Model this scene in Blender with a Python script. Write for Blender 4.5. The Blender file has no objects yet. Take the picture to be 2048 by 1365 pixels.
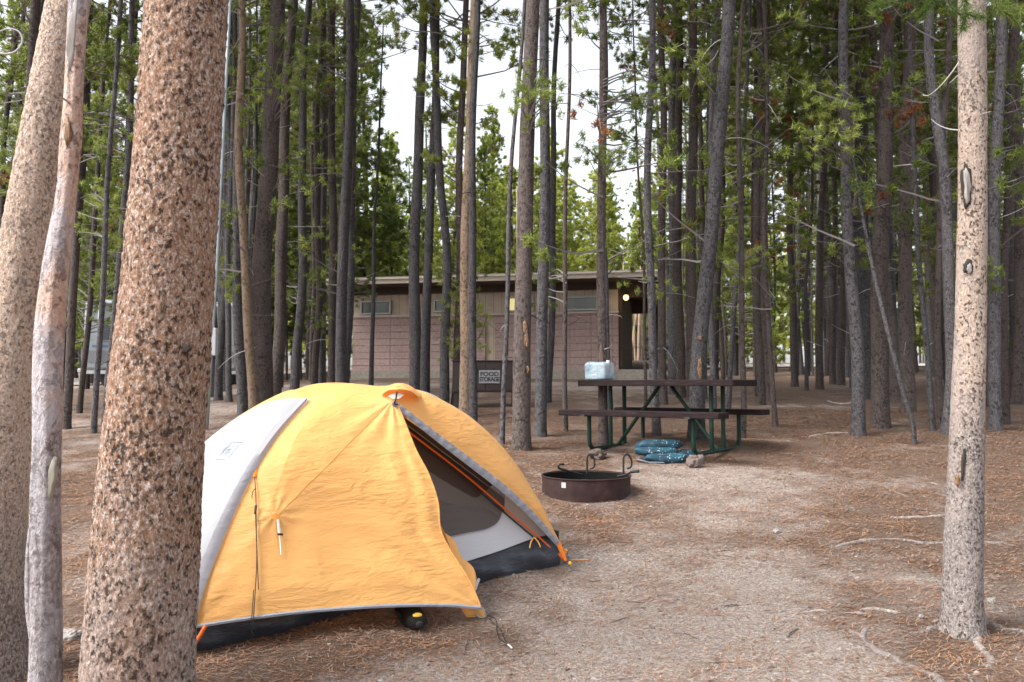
import bpy, math, random
import numpy as np
from mathutils import Vector, Matrix, Quaternion

C = bpy.context.scene.collection
SC = bpy.context.scene
R = math.radians
rng = np.random.default_rng(11)
random.seed(5)

# ------------------------------------------------------------------ camera, sky, sun, exposure
FPX = 1593.0
PITCH = math.atan((772 - 682.5) / FPX)
EYE = 1.2
cam = bpy.data.cameras.new('camera')
cam.lens = 36 * FPX / 2048
cam.sensor_width = 36
cam.clip_start = 0.05
cam.clip_end = 600
camo = bpy.data.objects.new('camera', cam)
C.objects.link(camo)
camo.location = (0, 0, EYE)
camo.rotation_euler = (R(90) + PITCH, 0, 0)
SC.camera = camo
cam.dof.use_dof = True
cam.dof.focus_distance = 5.0
cam.dof.aperture_fstop = 6.3

SUN_EL, SUN_AZ = 48.0, 247.0      # azimuth clockwise from +Y : behind the camera, to the left
W = bpy.data.worlds.new('World')
SC.world = W
W.use_nodes = True
nt = W.node_tree
nt.nodes.clear()
sky = nt.nodes.new('ShaderNodeTexSky')
sky.sky_type = 'NISHITA'
sky.sun_disc = False
sky.sun_elevation = R(SUN_EL)
sky.sun_rotation = R(SUN_AZ)
sky.air_density = 1.0
sky.dust_density = 3.0
sky.ozone_density = 1.0
hs = nt.nodes.new('ShaderNodeHueSaturation')
hs.inputs['Saturation'].default_value = 0.26
bg = nt.nodes.new('ShaderNodeBackground')
bg.inputs['Strength'].default_value = 0.135
wo = nt.nodes.new('ShaderNodeOutputWorld')
nt.links.new(sky.outputs[0], hs.inputs['Color'])
nt.links.new(hs.outputs[0], bg.inputs[0])
nt.links.new(bg.outputs[0], wo.inputs[0])

sl = bpy.data.lights.new('sun', 'SUN')
sl.energy = 1.9
sl.angle = R(28)
sl.color = (1.0, 0.95, 0.88)
so = bpy.data.objects.new('sun', sl)
C.objects.link(so)
az, el = R(SUN_AZ), R(SUN_EL)
sd = Vector((math.sin(az) * math.cos(el), math.cos(az) * math.cos(el), math.sin(el)))
so.rotation_euler = sd.to_track_quat('Z', 'Y').to_euler()
SC.view_settings.view_transform = 'Standard'
SC.view_settings.look = 'None'
SC.view_settings.gamma = 1
SC.view_settings.exposure = 1.55
SC.cycles.max_bounces = 8
SC.cycles.transparent_max_bounces = 12
SC.cycles.use_adaptive_sampling = True

# ------------------------------------------------------------------ noise, terrain, projection
def vn(p, seed=0):
    p = np.asarray(p, float)
    i = np.floor(p).astype(np.int64); f = p - i
    f = f * f * (3 - 2 * f)
    out = 0
    for dx in (0, 1):
        for dy in (0, 1):
            for dz in (0, 1):
                h = (i[:, 0] + dx) * 374761393 + (i[:, 1] + dy) * 668265263 + (i[:, 2] + dz) * 2147483647 + seed * 1274126177
                h = (h ^ (h >> 13)) * 1274126177
                h = (h ^ (h >> 16)) & 0xffff
                w = (f[:, 0] if dx else 1 - f[:, 0]) * (f[:, 1] if dy else 1 - f[:, 1]) * (f[:, 2] if dz else 1 - f[:, 2])
                out = out + w * (h / 32767.5 - 1)
    return out
def fbm(p, o=4, seed=0):
    p = np.asarray(p, float); s = 0; a = 1.0
    for k in range(o):
        s = s + a * vn(p * 2 ** k, seed + k); a *= .5
    return s
KY = [-20, 0, 3.5, 4.9, 6.5, 8.9, 12, 16, 22, 24, 30, 40, 60, 90, 200]
KH = [1.25, 1.2, 1.15, 1.07, .945, .71, .45, .2, -.16, -.24, -.42, -1.0, -1.9, -2.6, -4.5]
def gz(x, y):
    x = np.asarray(x, float); y = np.asarray(y, float)
    h = 0
    for d, w in ((-.8, .2), (-.4, .2), (0, .2), (.4, .2), (.8, .2)):
        h = h + w * np.interp(y + d, KY, KH)
    h = h + .045 * np.clip(-4 - x, 0, 14) * np.clip((y - 8) / 8, 0, 1) + .012 * np.clip(y - 26, 0, 15) * np.clip((x - 3) / 5, 0, 1)
    return EYE - h
def g1(x, y): return float(gz(x, y))
ca, sa = math.cos(PITCH), math.sin(PITCH)
def ray(px, py):
    u = (px - 1024) / FPX; v = (682.5 - py) / FPX
    return Vector((u, ca - v * sa, sa + v * ca))
def P(px, py, Y):
    d = ray(px, py)
    return Vector((0, 0, EYE)) + d * (Y / d.y)
def G(px, py, ymin=1.5, ymax=23.0):
    d = ray(px, py); Y = ymin
    while Y < ymax:
        q = Vector((0, 0, EYE)) + d * (Y / d.y)
        if q.z <= g1(q.x, q.y): break
        Y += .02
    q = Vector((0, 0, EYE)) + d * (Y / d.y)
    q.z = g1(q.x, q.y)
    return q
def onplane(px, py, p0, n):
    d = ray(px, py); o = Vector((0, 0, EYE))
    return o + d * ((p0 - o).dot(n) / d.dot(n))
def project(V):
    V = np.asarray(V, float); z = V[:, 2] - EYE
    yc = V[:, 1] * ca + z * sa; zc = -V[:, 1] * sa + z * ca
    return 1024 + FPX * V[:, 0] / yc, 682.5 - FPX * zc / yc

# ------------------------------------------------------------------ object helpers
def obj(name, data, parent=None):
    o = bpy.data.objects.new(name, data)
    C.objects.link(o)
    if parent is not None: o.parent = parent
    return o
def tag(o, label=None, cat=None, group=None, kind=None):
    if label: o['label'] = label
    if cat: o['category'] = cat
    if group: o['group'] = group
    if kind: o['kind'] = kind
    return o
def empty(name, loc, label, cat, group=None, rz=0.0):
    o = obj(name, None)
    o.location = loc; o.rotation_euler = (0, 0, rz); o.empty_display_size = .1
    return tag(o, label, cat, group)
def setpar(o, par):       # keep world coordinates of mesh data under a parent
    o.parent = par
    o.matrix_parent_inverse = (Matrix.LocRotScale(par.location, par.rotation_euler, par.scale)).inverted()
    return o
def mesh_np(name, V, F, mats, mi=None, smooth=True):
    V = np.asarray(V, np.float32); F = np.asarray(F, np.int32)
    me = bpy.data.meshes.new(name)
    me.vertices.add(len(V)); me.vertices.foreach_set('co', V.ravel())
    k = F.shape[1]
    me.loops.add(F.size); me.loops.foreach_set('vertex_index', F.ravel())
    me.polygons.add(len(F)); me.polygons.foreach_set('loop_start', np.arange(0, F.size, k, dtype=np.int32))
    if mi is not None: me.polygons.foreach_set('material_index', np.asarray(mi, np.int32))
    me.polygons.foreach_set('use_smooth', np.full(len(F), smooth))
    me.update(calc_edges=True); me.validate()
    for m in (mats if isinstance(mats, (list, tuple)) else [mats]): me.materials.append(m)
    return me
class MB:
    def __init__(s): s.V = []; s.F = []
    def add(s, V, F):
        n = len(s.V); s.V += [tuple(v) for v in V]; s.F += [tuple(i + n for i in f) for f in F]; return s
    def box(s, c, d, M=None, bev=0.0):
        x, y, z = (k / 2 for k in d); b = min(bev, x * .9, y * .9, z * .9)
        if b <= 0:
            V = [(i * x, j * y, k * z) for i in (-1, 1) for j in (-1, 1) for k in (-1, 1)]
            F = [(0, 1, 3, 2), (4, 6, 7, 5), (0, 4, 5, 1), (2, 3, 7, 6), (0, 2, 6, 4), (1, 5, 7, 3)]
        else:
            V = []; idx = {}
            for i in (-1, 1):
                for j in (-1, 1):
                    for k in (-1, 1):
                        for a in range(3):
                            e = [x - b, y - b, z - b]; e[a] = (x, y, z)[a]
                            idx[(i, j, k, a)] = len(V); V.append((i * e[0], j * e[1], k * e[2]))
            F = []
            for sgn in (-1, 1):
                F.append([idx[(sgn, j, k, 0)] for j, k in ((-1, -1), (1, -1), (1, 1), (-1, 1))][::sgn])
                F.append([idx[(j, sgn, k, 1)] for j, k in ((-1, -1), (1, -1), (1, 1), (-1, 1))][::-sgn])
                F.append([idx[(j, k, sgn, 2)] for j, k in ((-1, -1), (1, -1), (1, 1), (-1, 1))][::sgn])
            for a in (-1, 1):
                for c2 in (-1, 1):
                    f = a * c2
                    F.append([idx[(a, c2, -1, 0)], idx[(a, c2, -1, 1)], idx[(a, c2, 1, 1)], idx[(a, c2, 1, 0)]][::f])
                    F.append([idx[(a, -1, c2, 2)], idx[(a, -1, c2, 0)], idx[(a, 1, c2, 0)], idx[(a, 1, c2, 2)]][::-f])
                    F.append([idx[(-1, a, c2, 1)], idx[(-1, a, c2, 2)], idx[(1, a, c2, 2)], idx[(1, a, c2, 1)]][::-f])
            for i in (-1, 1):
                for j in (-1, 1):
                    for k in (-1, 1):
                        F.append([idx[(i, j, k, a)] for a in range(3)][::i * j * k])
        c = Vector(c); V = [Vector(v) + c for v in V]
        if M is not None: V = [M @ v for v in V]
        return s.add(V, F)
    def tube(s, pts, r, n=8, cap=True, flat=None):
        pts = [Vector(p) for p in pts]; rs = r if isinstance(r, (list, tuple, np.ndarray)) else [r] * len(pts)
        V = []; up = None
        for i, p in enumerate(pts):
            t = (pts[min(i + 1, len(pts) - 1)] - pts[max(i - 1, 0)]).normalized()
            if up is None:
                up = Vector((0, 0, 1)) if abs(t.z) < .9 else Vector((1, 0, 0))
            a = t.cross(up).normalized(); b = a.cross(t).normalized(); up = b
            for k in range(n):
                w = 2 * math.pi * k / n
                V.append(p + (a * math.cos(w) + b * math.sin(w) * (flat or 1)) * rs[i])
        F = [(i * n + k, i * n + (k + 1) % n, (i + 1) * n + (k + 1) % n, (i + 1) * n + k) for i in range(len(pts) - 1) for k in range(n)]
        if cap: F += [tuple(range(n))[::-1], tuple(range((len(pts) - 1) * n, len(pts) * n))]
        return s.add(V, F)
    def lathe(s, prof, c=(0, 0, 0), n=32, M=None):
        V = []; c = Vector(c)
        for (r, z) in prof:
            for k in range(n):
                w = 2 * math.pi * k / n; V.append(Vector((r * math.cos(w), r * math.sin(w), z)) + c)
        if M is not None: V = [M @ v for v in V]
        F = [(i * n + k, i * n + (k + 1) % n, (i + 1) * n + (k + 1) % n, (i + 1) * n + k) for i in range(len(prof) - 1) for k in range(n)]
        return s.add(V, F)
    def obj(s, name, m, parent=None, smooth=False, world=False, auto=None):
        me = bpy.data.meshes.new(name); me.from_pydata([tuple(v) for v in s.V], [], s.F); me.update()
        for q in (m if isinstance(m, (list, tuple)) else [m]): me.materials.append(q)
        if smooth: me.polygons.foreach_set('use_smooth', [True] * len(me.polygons))
        if auto is not None:
            me.polygons.foreach_set('use_smooth', [True] * len(me.polygons)); me.set_sharp_from_angle(angle=R(auto))
        o = obj(name, me)
        if parent is not None:
            if world: setpar(o, parent)
            else: o.parent = parent
        return o
def spline(pts, n):
    pts = [Vector(p) for p in pts]; out = []
    L = [0]
    for a, b in zip(pts, pts[1:]): L.append(L[-1] + (b - a).length)
    for i in range(n):
        t = L[-1] * i / (n - 1); k = 0
        while k < len(pts) - 2 and t > L[k + 1]: k += 1
        u = (t - L[k]) / max(L[k + 1] - L[k], 1e-9)
        p0 = pts[max(k - 1, 0)]; p1 = pts[k]; p2 = pts[k + 1]; p3 = pts[min(k + 2, len(pts) - 1)]
        m1 = (p2 - p0) * .5 * ((L[k + 1] - L[k]) / max((L[k + 1] - L[max(k - 1, 0)]) / (2 if k > 0 else 1), 1e-9)); m2 = (p3 - p1) * .5 * ((L[k + 1] - L[k]) / max((L[min(k + 2, len(pts) - 1)] - L[k]) / (2 if k < len(pts) - 2 else 1), 1e-9))
        h = u * u * (3 - 2 * u)
        out.append(p1 * (2 * u ** 3 - 3 * u * u + 1) + m1 * (u ** 3 - 2 * u * u + u) + p2 * h + m2 * (u ** 3 - u * u))
    return out

# ------------------------------------------------------------------ materials
def mat(name, col=(.5, .5, .5), rough=.7, metal=0, spec=.5):
    m = bpy.data.materials.new(name); m.use_nodes = True
    b = m.node_tree.nodes['Principled BSDF']
    b.inputs['Base Color'].default_value = (*col, 1); b.inputs['Roughness'].default_value = rough
    b.inputs['Metallic'].default_value = metal; b.inputs['Specular IOR Level'].default_value = spec
    return m
class N:
    def __init__(s, m):
        s.m = m; s.t = m.node_tree; s.b = s.t.nodes['Principled BSDF']; s.out = s.t.nodes['Material Output']
        tc = s.t.nodes.new('ShaderNodeTexCoord'); s.obj = tc.outputs['Object']
    def new(s, k, **kw):
        n = s.t.nodes.new(k)
        for a, v in kw.items(): setattr(n, a, v)
        return n
    def L(s, a, b): s.t.links.new(a, b)
    def map(s, sc, vec=None, loc=(0, 0, 0), rot=(0, 0, 0)):
        n = s.new('ShaderNodeMapping'); n.inputs['Scale'].default_value = sc; n.inputs['Location'].default_value = loc; n.inputs['Rotation'].default_value = rot
        s.L(vec or s.obj, n.inputs[0]); return n.outputs[0]
    def noise(s, scale, vec=None, detail=4, rough=.55, dist=0):
        n = s.new('ShaderNodeTexNoise'); n.inputs['Scale'].default_value = scale; n.inputs['Detail'].default_value = detail
        n.inputs['Roughness'].default_value = rough; n.inputs['Distortion'].default_value = dist
        s.L(vec or s.obj, n.inputs[0]); return n.outputs[0]
    def vor(s, scale, vec=None, feature='F1', out='Distance', rand=1):
        n = s.new('ShaderNodeTexVoronoi', feature=feature); n.inputs['Scale'].default_value = scale; n.inputs['Randomness'].default_value = rand
        s.L(vec or s.obj, n.inputs[0]); return n.outputs[out]
    def ramp(s, f, stops, interp='LINEAR'):
        n = s.new('ShaderNodeValToRGB'); r = n.color_ramp; r.interpolation = interp
        while len(r.elements) < len(stops): r.elements.new(.5)
        for e, (p, c) in zip(r.elements, stops):
            e.position = p; e.color = (*c, 1) if isinstance(c, tuple) else (c, c, c, 1)
        s.L(f, n.inputs[0]); return n.outputs[0]
    def mix(s, f, a, b, mode='MIX'):
        n = s.new('ShaderNodeMix', data_type='RGBA', blend_type=mode)
        for i, v in ((0, f), (6, a), (7, b)):
            if isinstance(v, (int, float)): n.inputs[i].default_value = v
            elif isinstance(v, tuple): n.inputs[i].default_value = (*v, 1)
            else: s.L(v, n.inputs[i])
        return n.outputs[2]
    def math(s, op, a, b=0.0, c=None):
        n = s.new('ShaderNodeMath', operation=op)
        for i, v in enumerate((a, b) if c is None else (a, b, c)):
            if isinstance(v, (int, float)): n.inputs[i].default_value = v
            else: s.L(v, n.inputs[i])
        return n.outputs[0]
    def bump(s, h, strength=.5, dist=.01, prev=None):
        n = s.new('ShaderNodeBump'); n.inputs['Strength'].default_value = strength; n.inputs['Distance'].default_value = dist
        s.L(h, n.inputs['Height'])
        if prev: s.L(prev, n.inputs['Normal'])
        s.L(n.outputs[0], s.b.inputs['Normal']); return n.outputs[0]
    def col(s, c): s.L(c, s.b.inputs['Base Color'])

def bark(name, dark, mid, pale, tint, sc=42, pits=.5, palew=.5, blotch=None, bstr=.9, pitsc=.5, foot=None):
    m = mat(name, rough=.88, spec=.25); n = N(m)
    oi = n.new('ShaderNodeObjectInfo').outputs['Random']
    nz = n.new('ShaderNodeTexNoise'); nz.inputs['Scale'].default_value = sc * .5; nz.inputs['Detail'].default_value = 3; n.L(n.obj, nz.inputs[0])
    sv = n.new('ShaderNodeVectorMath', operation='SCALE'); n.L(nz.outputs[1], sv.inputs[0]); sv.inputs['Scale'].default_value = 2.2 / sc
    dv = n.new('ShaderNodeVectorMath', operation='ADD'); n.L(n.obj, dv.inputs[0]); n.L(sv.outputs[0], dv.inputs[1])
    v1 = n.map((1, 1, .55), dv.outputs[0])
    a = n.noise(sc, n.map((1, 1, .5)), 8, .68); b = n.noise(sc * .33, n.map((1, 1, .5), loc=(2, 4, 1)), 5, .6)
    f = n.math('ADD', n.math('MULTIPLY', a, .75), n.math('MULTIPLY', b, .25))
    base = n.ramp(f, [(.36, dark), (.44, mid), (.52, tint), (.60, mid), (.68, pale)])
    pf = n.noise(sc * 1.7, n.map((1, 1, .6), loc=(7, 1, 3)), 6, .7)
    base = n.mix(n.math('MULTIPLY', n.ramp(pf, [(.48, 0.0), (.6, 1.0)]), palew), base, pale)
    low = n.noise(3.2, n.map((1, 1, .5)), 5, .6)
    base = n.mix(n.math('MULTIPLY', n.ramp(low, [(.42, 0.0), (.62, 1.0)]), .4), base, tint)
    edge = n.vor(sc * 1.1, v1, 'DISTANCE_TO_EDGE')
    cr = n.ramp(edge, [(0.0, 0.8), (.08, 1.0)])
    base = n.mix(1.0, base, cr, 'MULTIPLY')
    pit = n.vor(sc * pitsc, n.map((1, 1, .75), dv.outputs[0], loc=(3, 1, 2)))
    pn = n.noise(sc * 1.15, n.map((1, 1, .75), loc=(9, 4, 6)), 6, .7); pn2 = n.noise(sc * .12, n.map((1, 1, .7), loc=(1, 8, 6)), 3)
    pth = n.math('ADD', n.math('ADD', n.math('MULTIPLY', pit, .35), n.math('MULTIPLY', pn, -1.0)), n.math('MULTIPLY', pn2, -.38))
    pm = n.ramp(n.math('ADD', pth, 1.0), [(.33, 1.0), (.42, 0.0)])
    if foot:
        sz = n.new('ShaderNodeSeparateXYZ'); n.L(n.obj, sz.inputs[0])
        ft = n.ramp(n.math('ADD', n.math('MULTIPLY', sz.outputs[2], .5), n.math('MULTIPLY_ADD', low, .8, -.4)), [(foot[1] * .5 - .12, 1.0), (foot[1] * .5 + .2, 0.0)])
        base = n.mix(n.math('MULTIPLY', ft, .9), base, n.mix(n.ramp(pf, [(.42, 0.0), (.75, .8)]), foot[0], pale))
    base = n.mix(n.math('MULTIPLY', pm, pits), base, dark)
    if blotch:
        bl = n.noise(2.4, n.map((1.2, 1.2, .8), loc=(5, 3, 1)), 7, .65)
        base = n.mix(n.ramp(bl, [(.48, 0.0), (.58, .8)]), base, blotch)
    br = n.math('MULTIPLY_ADD', oi, .5, .75)
    cb = n.new('ShaderNodeCombineColor')
    for i in range(3): n.L(br, cb.inputs[i])
    base = n.mix(1.0, base, cb.outputs[0], 'MULTIPLY')
    n.col(base)
    h = n.math('ADD', n.ramp(edge, [(0, 0.0), (.1, .15), (.5, .25)]), n.math('MULTIPLY', f, 2.4))
    h = n.math('SUBTRACT', h, n.math('MULTIPLY', pm, .8))
    n.bump(h, bstr, .012)
    return m
B_MAIN = bark('main_bark', (.045, .026, .019), (.26, .145, .088), (.72, .62, .57), (.37, .205, .125), 58, .88, .78, pitsc=.8, foot=((.26, .205, .185), .3))
B_LEFT = bark('tan_bark', (.10, .07, .055), (.55, .40, .31), (.80, .71, .66), (.60, .43, .32), 75, .5, .9, pitsc=.9, foot=((.24, .18, .155), .45))
B_SLIM = bark('peeling_bark', (.12, .08, .07), (.42, .31, .27), (.60, .56, .57), (.52, .33, .24), 50, .6, .6, (.40, .38, .41), .8, foot=((.17, .155, .165), .95))
B_PALE = bark('pale_bark', (.07, .045, .04), (.43, .33, .265), (.64, .575, .53), (.46, .35, .28), 66, .9, .6, (.40, .33, .30), pitsc=1.0, foot=((.17, .15, .15), .8))
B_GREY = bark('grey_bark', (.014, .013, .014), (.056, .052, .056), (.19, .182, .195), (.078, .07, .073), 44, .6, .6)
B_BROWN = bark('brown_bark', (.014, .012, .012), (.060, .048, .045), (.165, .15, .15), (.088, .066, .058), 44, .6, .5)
B_TAN = bark('scarred_bark', (.05, .035, .028), (.24, .17, .12), (.38, .32, .28), (.33, .23, .15), 40, .6, .5)
B_DEAD = bark('dead_wood', (.12, .09, .08), (.24, .19, .17), (.42, .38, .36), (.30, .24, .21), 30, .2, .5)
B_PEEL = bark('sunlit_peeled_wood', (.3, .22, .16), (.5, .37, .28), (.65, .52, .43), (.58, .42, .3), 18, .1, .5)

def needle(name, a, b, c, rough=.55, tr=.45):
    m = mat(name, rough=rough, spec=.3); n = N(m)
    oi = n.new('ShaderNodeObjectInfo').outputs['Random']
    nz = n.noise(1.3, None, 3); f = n.math('ADD', nz, n.math('MULTIPLY_ADD', oi, .3, -.15))
    geo = n.new('ShaderNodeNewGeometry').outputs['Random Per Island']
    f = n.math('ADD', f, n.math('MULTIPLY_ADD', geo, .35, -.17))
    col = n.ramp(f, [(.3, a), (.5, b), (.72, c)]); n.col(col)
    t = n.new('ShaderNodeBsdfTranslucent'); n.L(col, t.inputs[0])
    mx = n.new('ShaderNodeMixShader'); mx.inputs[0].default_value = tr
    n.L(n.b.outputs[0], mx.inputs[1]); n.L(t.outputs[0], mx.inputs[2]); n.L(mx.outputs[0], n.out.inputs[0])
    return m
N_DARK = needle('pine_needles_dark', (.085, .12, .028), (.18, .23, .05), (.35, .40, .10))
N_LIT = needle('pine_needles_yellow_green', (.19, .24, .04), (.37, .43, .075), (.58, .60, .15), tr=.5)  # sunlit look of the far pines put into a lighter, yellower needle colour
N_MID = needle('pine_needles_mid', (.10, .15, .03), (.20, .26, .05), (.36, .40, .09))  # needle colour lifted to lit tones for crowns that stand in shade
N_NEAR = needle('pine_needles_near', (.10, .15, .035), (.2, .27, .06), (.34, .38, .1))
N_RUST = needle('rusty_needles', (.16, .06, .025), (.24, .095, .04), (.32, .15, .06))
M_TWIG = mat('twig_wood', (.17, .15, .15), .9)
M_TWIGP = mat('pale_twig_wood', (.42, .41, .42), .8)

# ------------------------------------------------------------------ ground
def path_d(x, y):
    pl = [(.2, .5), (.45, 2.6), (.95, 4.2), (1.6, 6.0), (1.9, 7.4), (1.2, 8.6)]
    d = np.full(np.shape(x), 99.)
    for (a, b), (c, e) in zip(pl, pl[1:]):
        vx, vy = c - a, e - b
        t = np.clip(((x - a) * vx + (y - b) * vy) / (vx * vx + vy * vy), 0, 1)
        d = np.minimum(d, np.hypot(x - a - t * vx, y - b - t * vy))
    return d
def bare(x, y):
    x = np.asarray(x, float); y = np.asarray(y, float)
    q = np.stack([x * 1.1, y * 1.1, x * 0], -1).reshape(-1, 3)
    nz = fbm(q, 4, 3).reshape(x.shape); n2 = fbm(q * 4.3, 3, 9).reshape(x.shape)
    v = np.exp(-(path_d(x, y) / 1.0) ** 2) * .78 + .42 * nz + .3 * n2
    v = v + .8 * np.exp(-(((x + 5) / 2.5) ** 2 + ((y - 12) / 3) ** 2)) + .9 * np.exp(-((y - 19.5) / 2.2) ** 2) * (np.abs(x + 1) < 6)
    v = v + .9 * np.exp(-((y - np.interp(x, [-20, 0, 20, 60], [34, 40, 48, 58])) / 3.5) ** 2)*1.2
    v = v + .8 * np.exp(-(y - 2.3) ** 2 / 2.2) * np.exp(-((x - .3) / 1.6) ** 2)
    v = v - .75 * np.exp(-((y - 3.55 - .3 * (x + .8)) / .28) ** 2) * np.clip(1.2 - 2 * (x + .2), 0, 1) * np.clip((x + 2.4) * 3, 0, 1)
    return np.clip((v - .12) * 1.15, 0, 1)
xs = np.unique(np.concatenate([np.linspace(-130, -14, 34), np.linspace(-14, -5, 46), np.linspace(-5, 6, 190), np.linspace(6, 14, 40), np.linspace(14, 130, 34)]))
ys = np.unique(np.concatenate([np.linspace(-40, 1, 20), np.linspace(1, 10, 170), np.linspace(10, 30, 100), np.linspace(30, 70, 50), np.linspace(70, 260, 20)]))
X, Y = np.meshgrid(xs, ys)
Z = gz(X, Y)
q = np.stack([X.ravel(), Y.ravel(), X.ravel() * 0], -1)
near = np.clip(1.2 - Y.ravel() / 40, .2, 1)
def gdetail(q): return .022 * fbm(q * 1.3, 3, 21) + .006 * fbm(q * 9, 2, 5)
Z = Z + (gdetail(q) * near).reshape(Z.shape)
def gd(x, y):
    x = np.asarray(x, float).ravel(); y = np.asarray(y, float).ravel()
    qq = np.stack([x, y, x * 0], -1)
    return gz(x, y) + gdetail(qq) * np.clip(1.2 - y / 40, .2, 1)
nx, ny = len(xs), len(ys)
ii = (np.arange(ny - 1)[:, None] * nx + np.arange(nx - 1)[None]).ravel()
M_GROUND = mat('forest_floor', rough=.95, spec=.15); n = N(M_GROUND)
at = n.new('ShaderNodeAttribute', attribute_name='bare').outputs['Fac']
f1 = n.noise(9, None, 6, .65); f2 = n.noise(60, None, 5, .7); f3 = n.noise(260, None, 3, .7)
strk = n.noise(1, n.map((45, 130, 1), rot=(0, 0, .25)), 4, .65)
strk2 = n.noise(1, n.map((140, 40, 1), rot=(0, 0, .5)), 4, .65)
dirt = n.ramp(f2, [(.30, (.28, .225, .195)), (.5, (.50, .425, .38)), (.70, (.66, .585, .54))])
duff = n.ramp(f2, [(.25, (.08, .055, .042)), (.48, (.19, .135, .105)), (.75, (.33, .25, .205))])
rust = n.ramp(f3, [(.3, (.17, .085, .045)), (.7, (.34, .19, .11))])
sm = n.math('MAXIMUM', n.ramp(strk, [(.52, 0.0), (.62, 1.0)]), n.ramp(strk2, [(.53, 0.0), (.63, 1.0)]))
duff = n.mix(n.math('MULTIPLY', sm, .75), duff, rust)
dirt = n.mix(n.math('MULTIPLY', sm, .5), dirt, rust)
spk = n.noise(120, None, 2, .5)
dirt = n.mix(n.ramp(spk, [(.62, 0.0), (.7, .7)]), dirt, (.10, .08, .07))
mask = n.math('ADD', n.math('ADD', at, n.math('MULTIPLY_ADD', f1, 1.1, -.55)), n.math('MULTIPLY_ADD', f2, .7, -.35))
mask = n.ramp(mask, [(.05, 0.0), (.95, 1.0)])
colr = n.mix(mask, duff, dirt)
sp = n.vor(55, n.map((1, 1, 1)), out='Distance')
colr = n.mix(n.ramp(sp, [(.06, .35), (.12, 0.0)]), colr, (.42, .37, .34))
sp2 = n.vor(34, n.map((1, 1, 1), loc=(4, 2, 0)), out='Distance')
colr = n.mix(n.ramp(sp2, [(.08, .75), (.14, 0.0)]), colr, (.06, .045, .04))
n.col(colr)
n.bump(n.math('ADD', f2, n.math('ADD', f3, sm)), .9, .016)
gme = mesh_np('ground', np.stack([X.ravel(), Y.ravel(), Z.ravel()], -1), np.stack([ii, ii + 1, ii + nx + 1, ii + nx], -1), M_GROUND)
a_ = gme.attributes.new('bare', 'FLOAT', 'POINT'); a_.data.foreach_set('value', bare(X, Y).ravel().astype(np.float32))
tag(obj('ground', gme), kind='structure')

# pale road beyond the stand
M_ROAD = mat('road_gravel', rough=.95); n = N(M_ROAD)
n.col(n.ramp(n.noise(6, None, 6, .7), [(.3, (.28, .25, .23)), (.7, (.38, .35, .32))])); n.bump(n.noise(90, None, 4), .4, .01)
rx = np.linspace(-40, 120, 120); rc = np.interp(rx, [-20, 0, 20, 60, 120], [36, 41, 48, 58, 70])
V = []; 
for k, w_ in enumerate((-3.4, -1.7, 0, 1.7, 3.4)):
    V.append(np.stack([rx, rc + w_, gz(rx, rc + w_) + .06], -1))
V = np.concatenate(V); m_ = len(rx)
F = np.concatenate([np.stack([k * m_ + np.arange(m_ - 1), k * m_ + np.arange(m_ - 1) + 1, (k + 1) * m_ + np.arange(m_ - 1) + 1, (k + 1) * m_ + np.arange(m_ - 1)], -1) for k in range(4)])
tag(obj('road', mesh_np('road', V, F, M_ROAD)), kind='structure')

# fallen pine needles: thin blades lying on the ground
def scatter(n, ymax, dens_pow=1.0, want=lambda b: 1 - .9 * b):
    u = rng.random(n * 5); y = 1.7 + (ymax - 1.7) * u ** dens_pow
    x = (rng.random(n * 5) * 2 - 1) * (y * .70 + .2)
    keep = rng.random(n * 5) < want(bare(x, y))
    keep &= rng.random(n * 5) < np.clip(.6 + .55 * fbm(np.stack([x * 3.2, y * 3.2, x * 0], -1), 3, 31), .06, 1)
    keep &= rng.random(n * 5) < np.clip((y + 1) / (ymax * .8), .15, 1)
    return x[keep][:n], y[keep][:n]
M_FNEEDLE = mat('fallen_needles', rough=.8, spec=.2); n = N(M_FNEEDLE)
ri = n.new('ShaderNodeNewGeometry').outputs['Random Per Island']
n.col(n.ramp(ri, [(0, (.13, .06, .035)), (.3, (.21, .105, .06)), (.6, (.36, .19, .11)), (.85, (.42, .27, .18)), (1, (.28, .24, .21))]))
x, y = scatter(230000, 13, 1.25, lambda b: np.clip(1.0 - .55 * b, .05, 1))
k = len(x); th = rng.random(k) * np.pi; th = np.where(rng.random(k) < .5, th, rng.normal(.3, .5, k))
ln = rng.uniform(.012, .028, k); wd = .0006 + .00024 * y ** .9 * rng.uniform(.6, 1.2, k)
dx, dy = np.cos(th) * ln, np.sin(th) * ln; ex, ey = -np.sin(th) * wd, np.cos(th) * wd
z0 = gd(x, y) + rng.uniform(.003, .012, k); dz = rng.uniform(-.006, .006, k)
V = np.stack([np.stack([x - dx - ex, y - dy - ey, z0 - dz], -1), np.stack([x + dx - ex, y + dy - ey, z0 + dz], -1),
              np.stack([x + dx + ex, y + dy + ey, z0 + dz], -1), np.stack([x - dx + ex, y - dy + ey, z0 - dz], -1)], 1).reshape(-1, 3)
tag(obj('fallen_needles', mesh_np('fallen_needles', V, np.arange(4 * k).reshape(-1, 4), M_FNEEDLE, smooth=False)), 'orange brown fallen pine needles strewn over the campsite ground', 'pine needles', kind='stuff')
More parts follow.
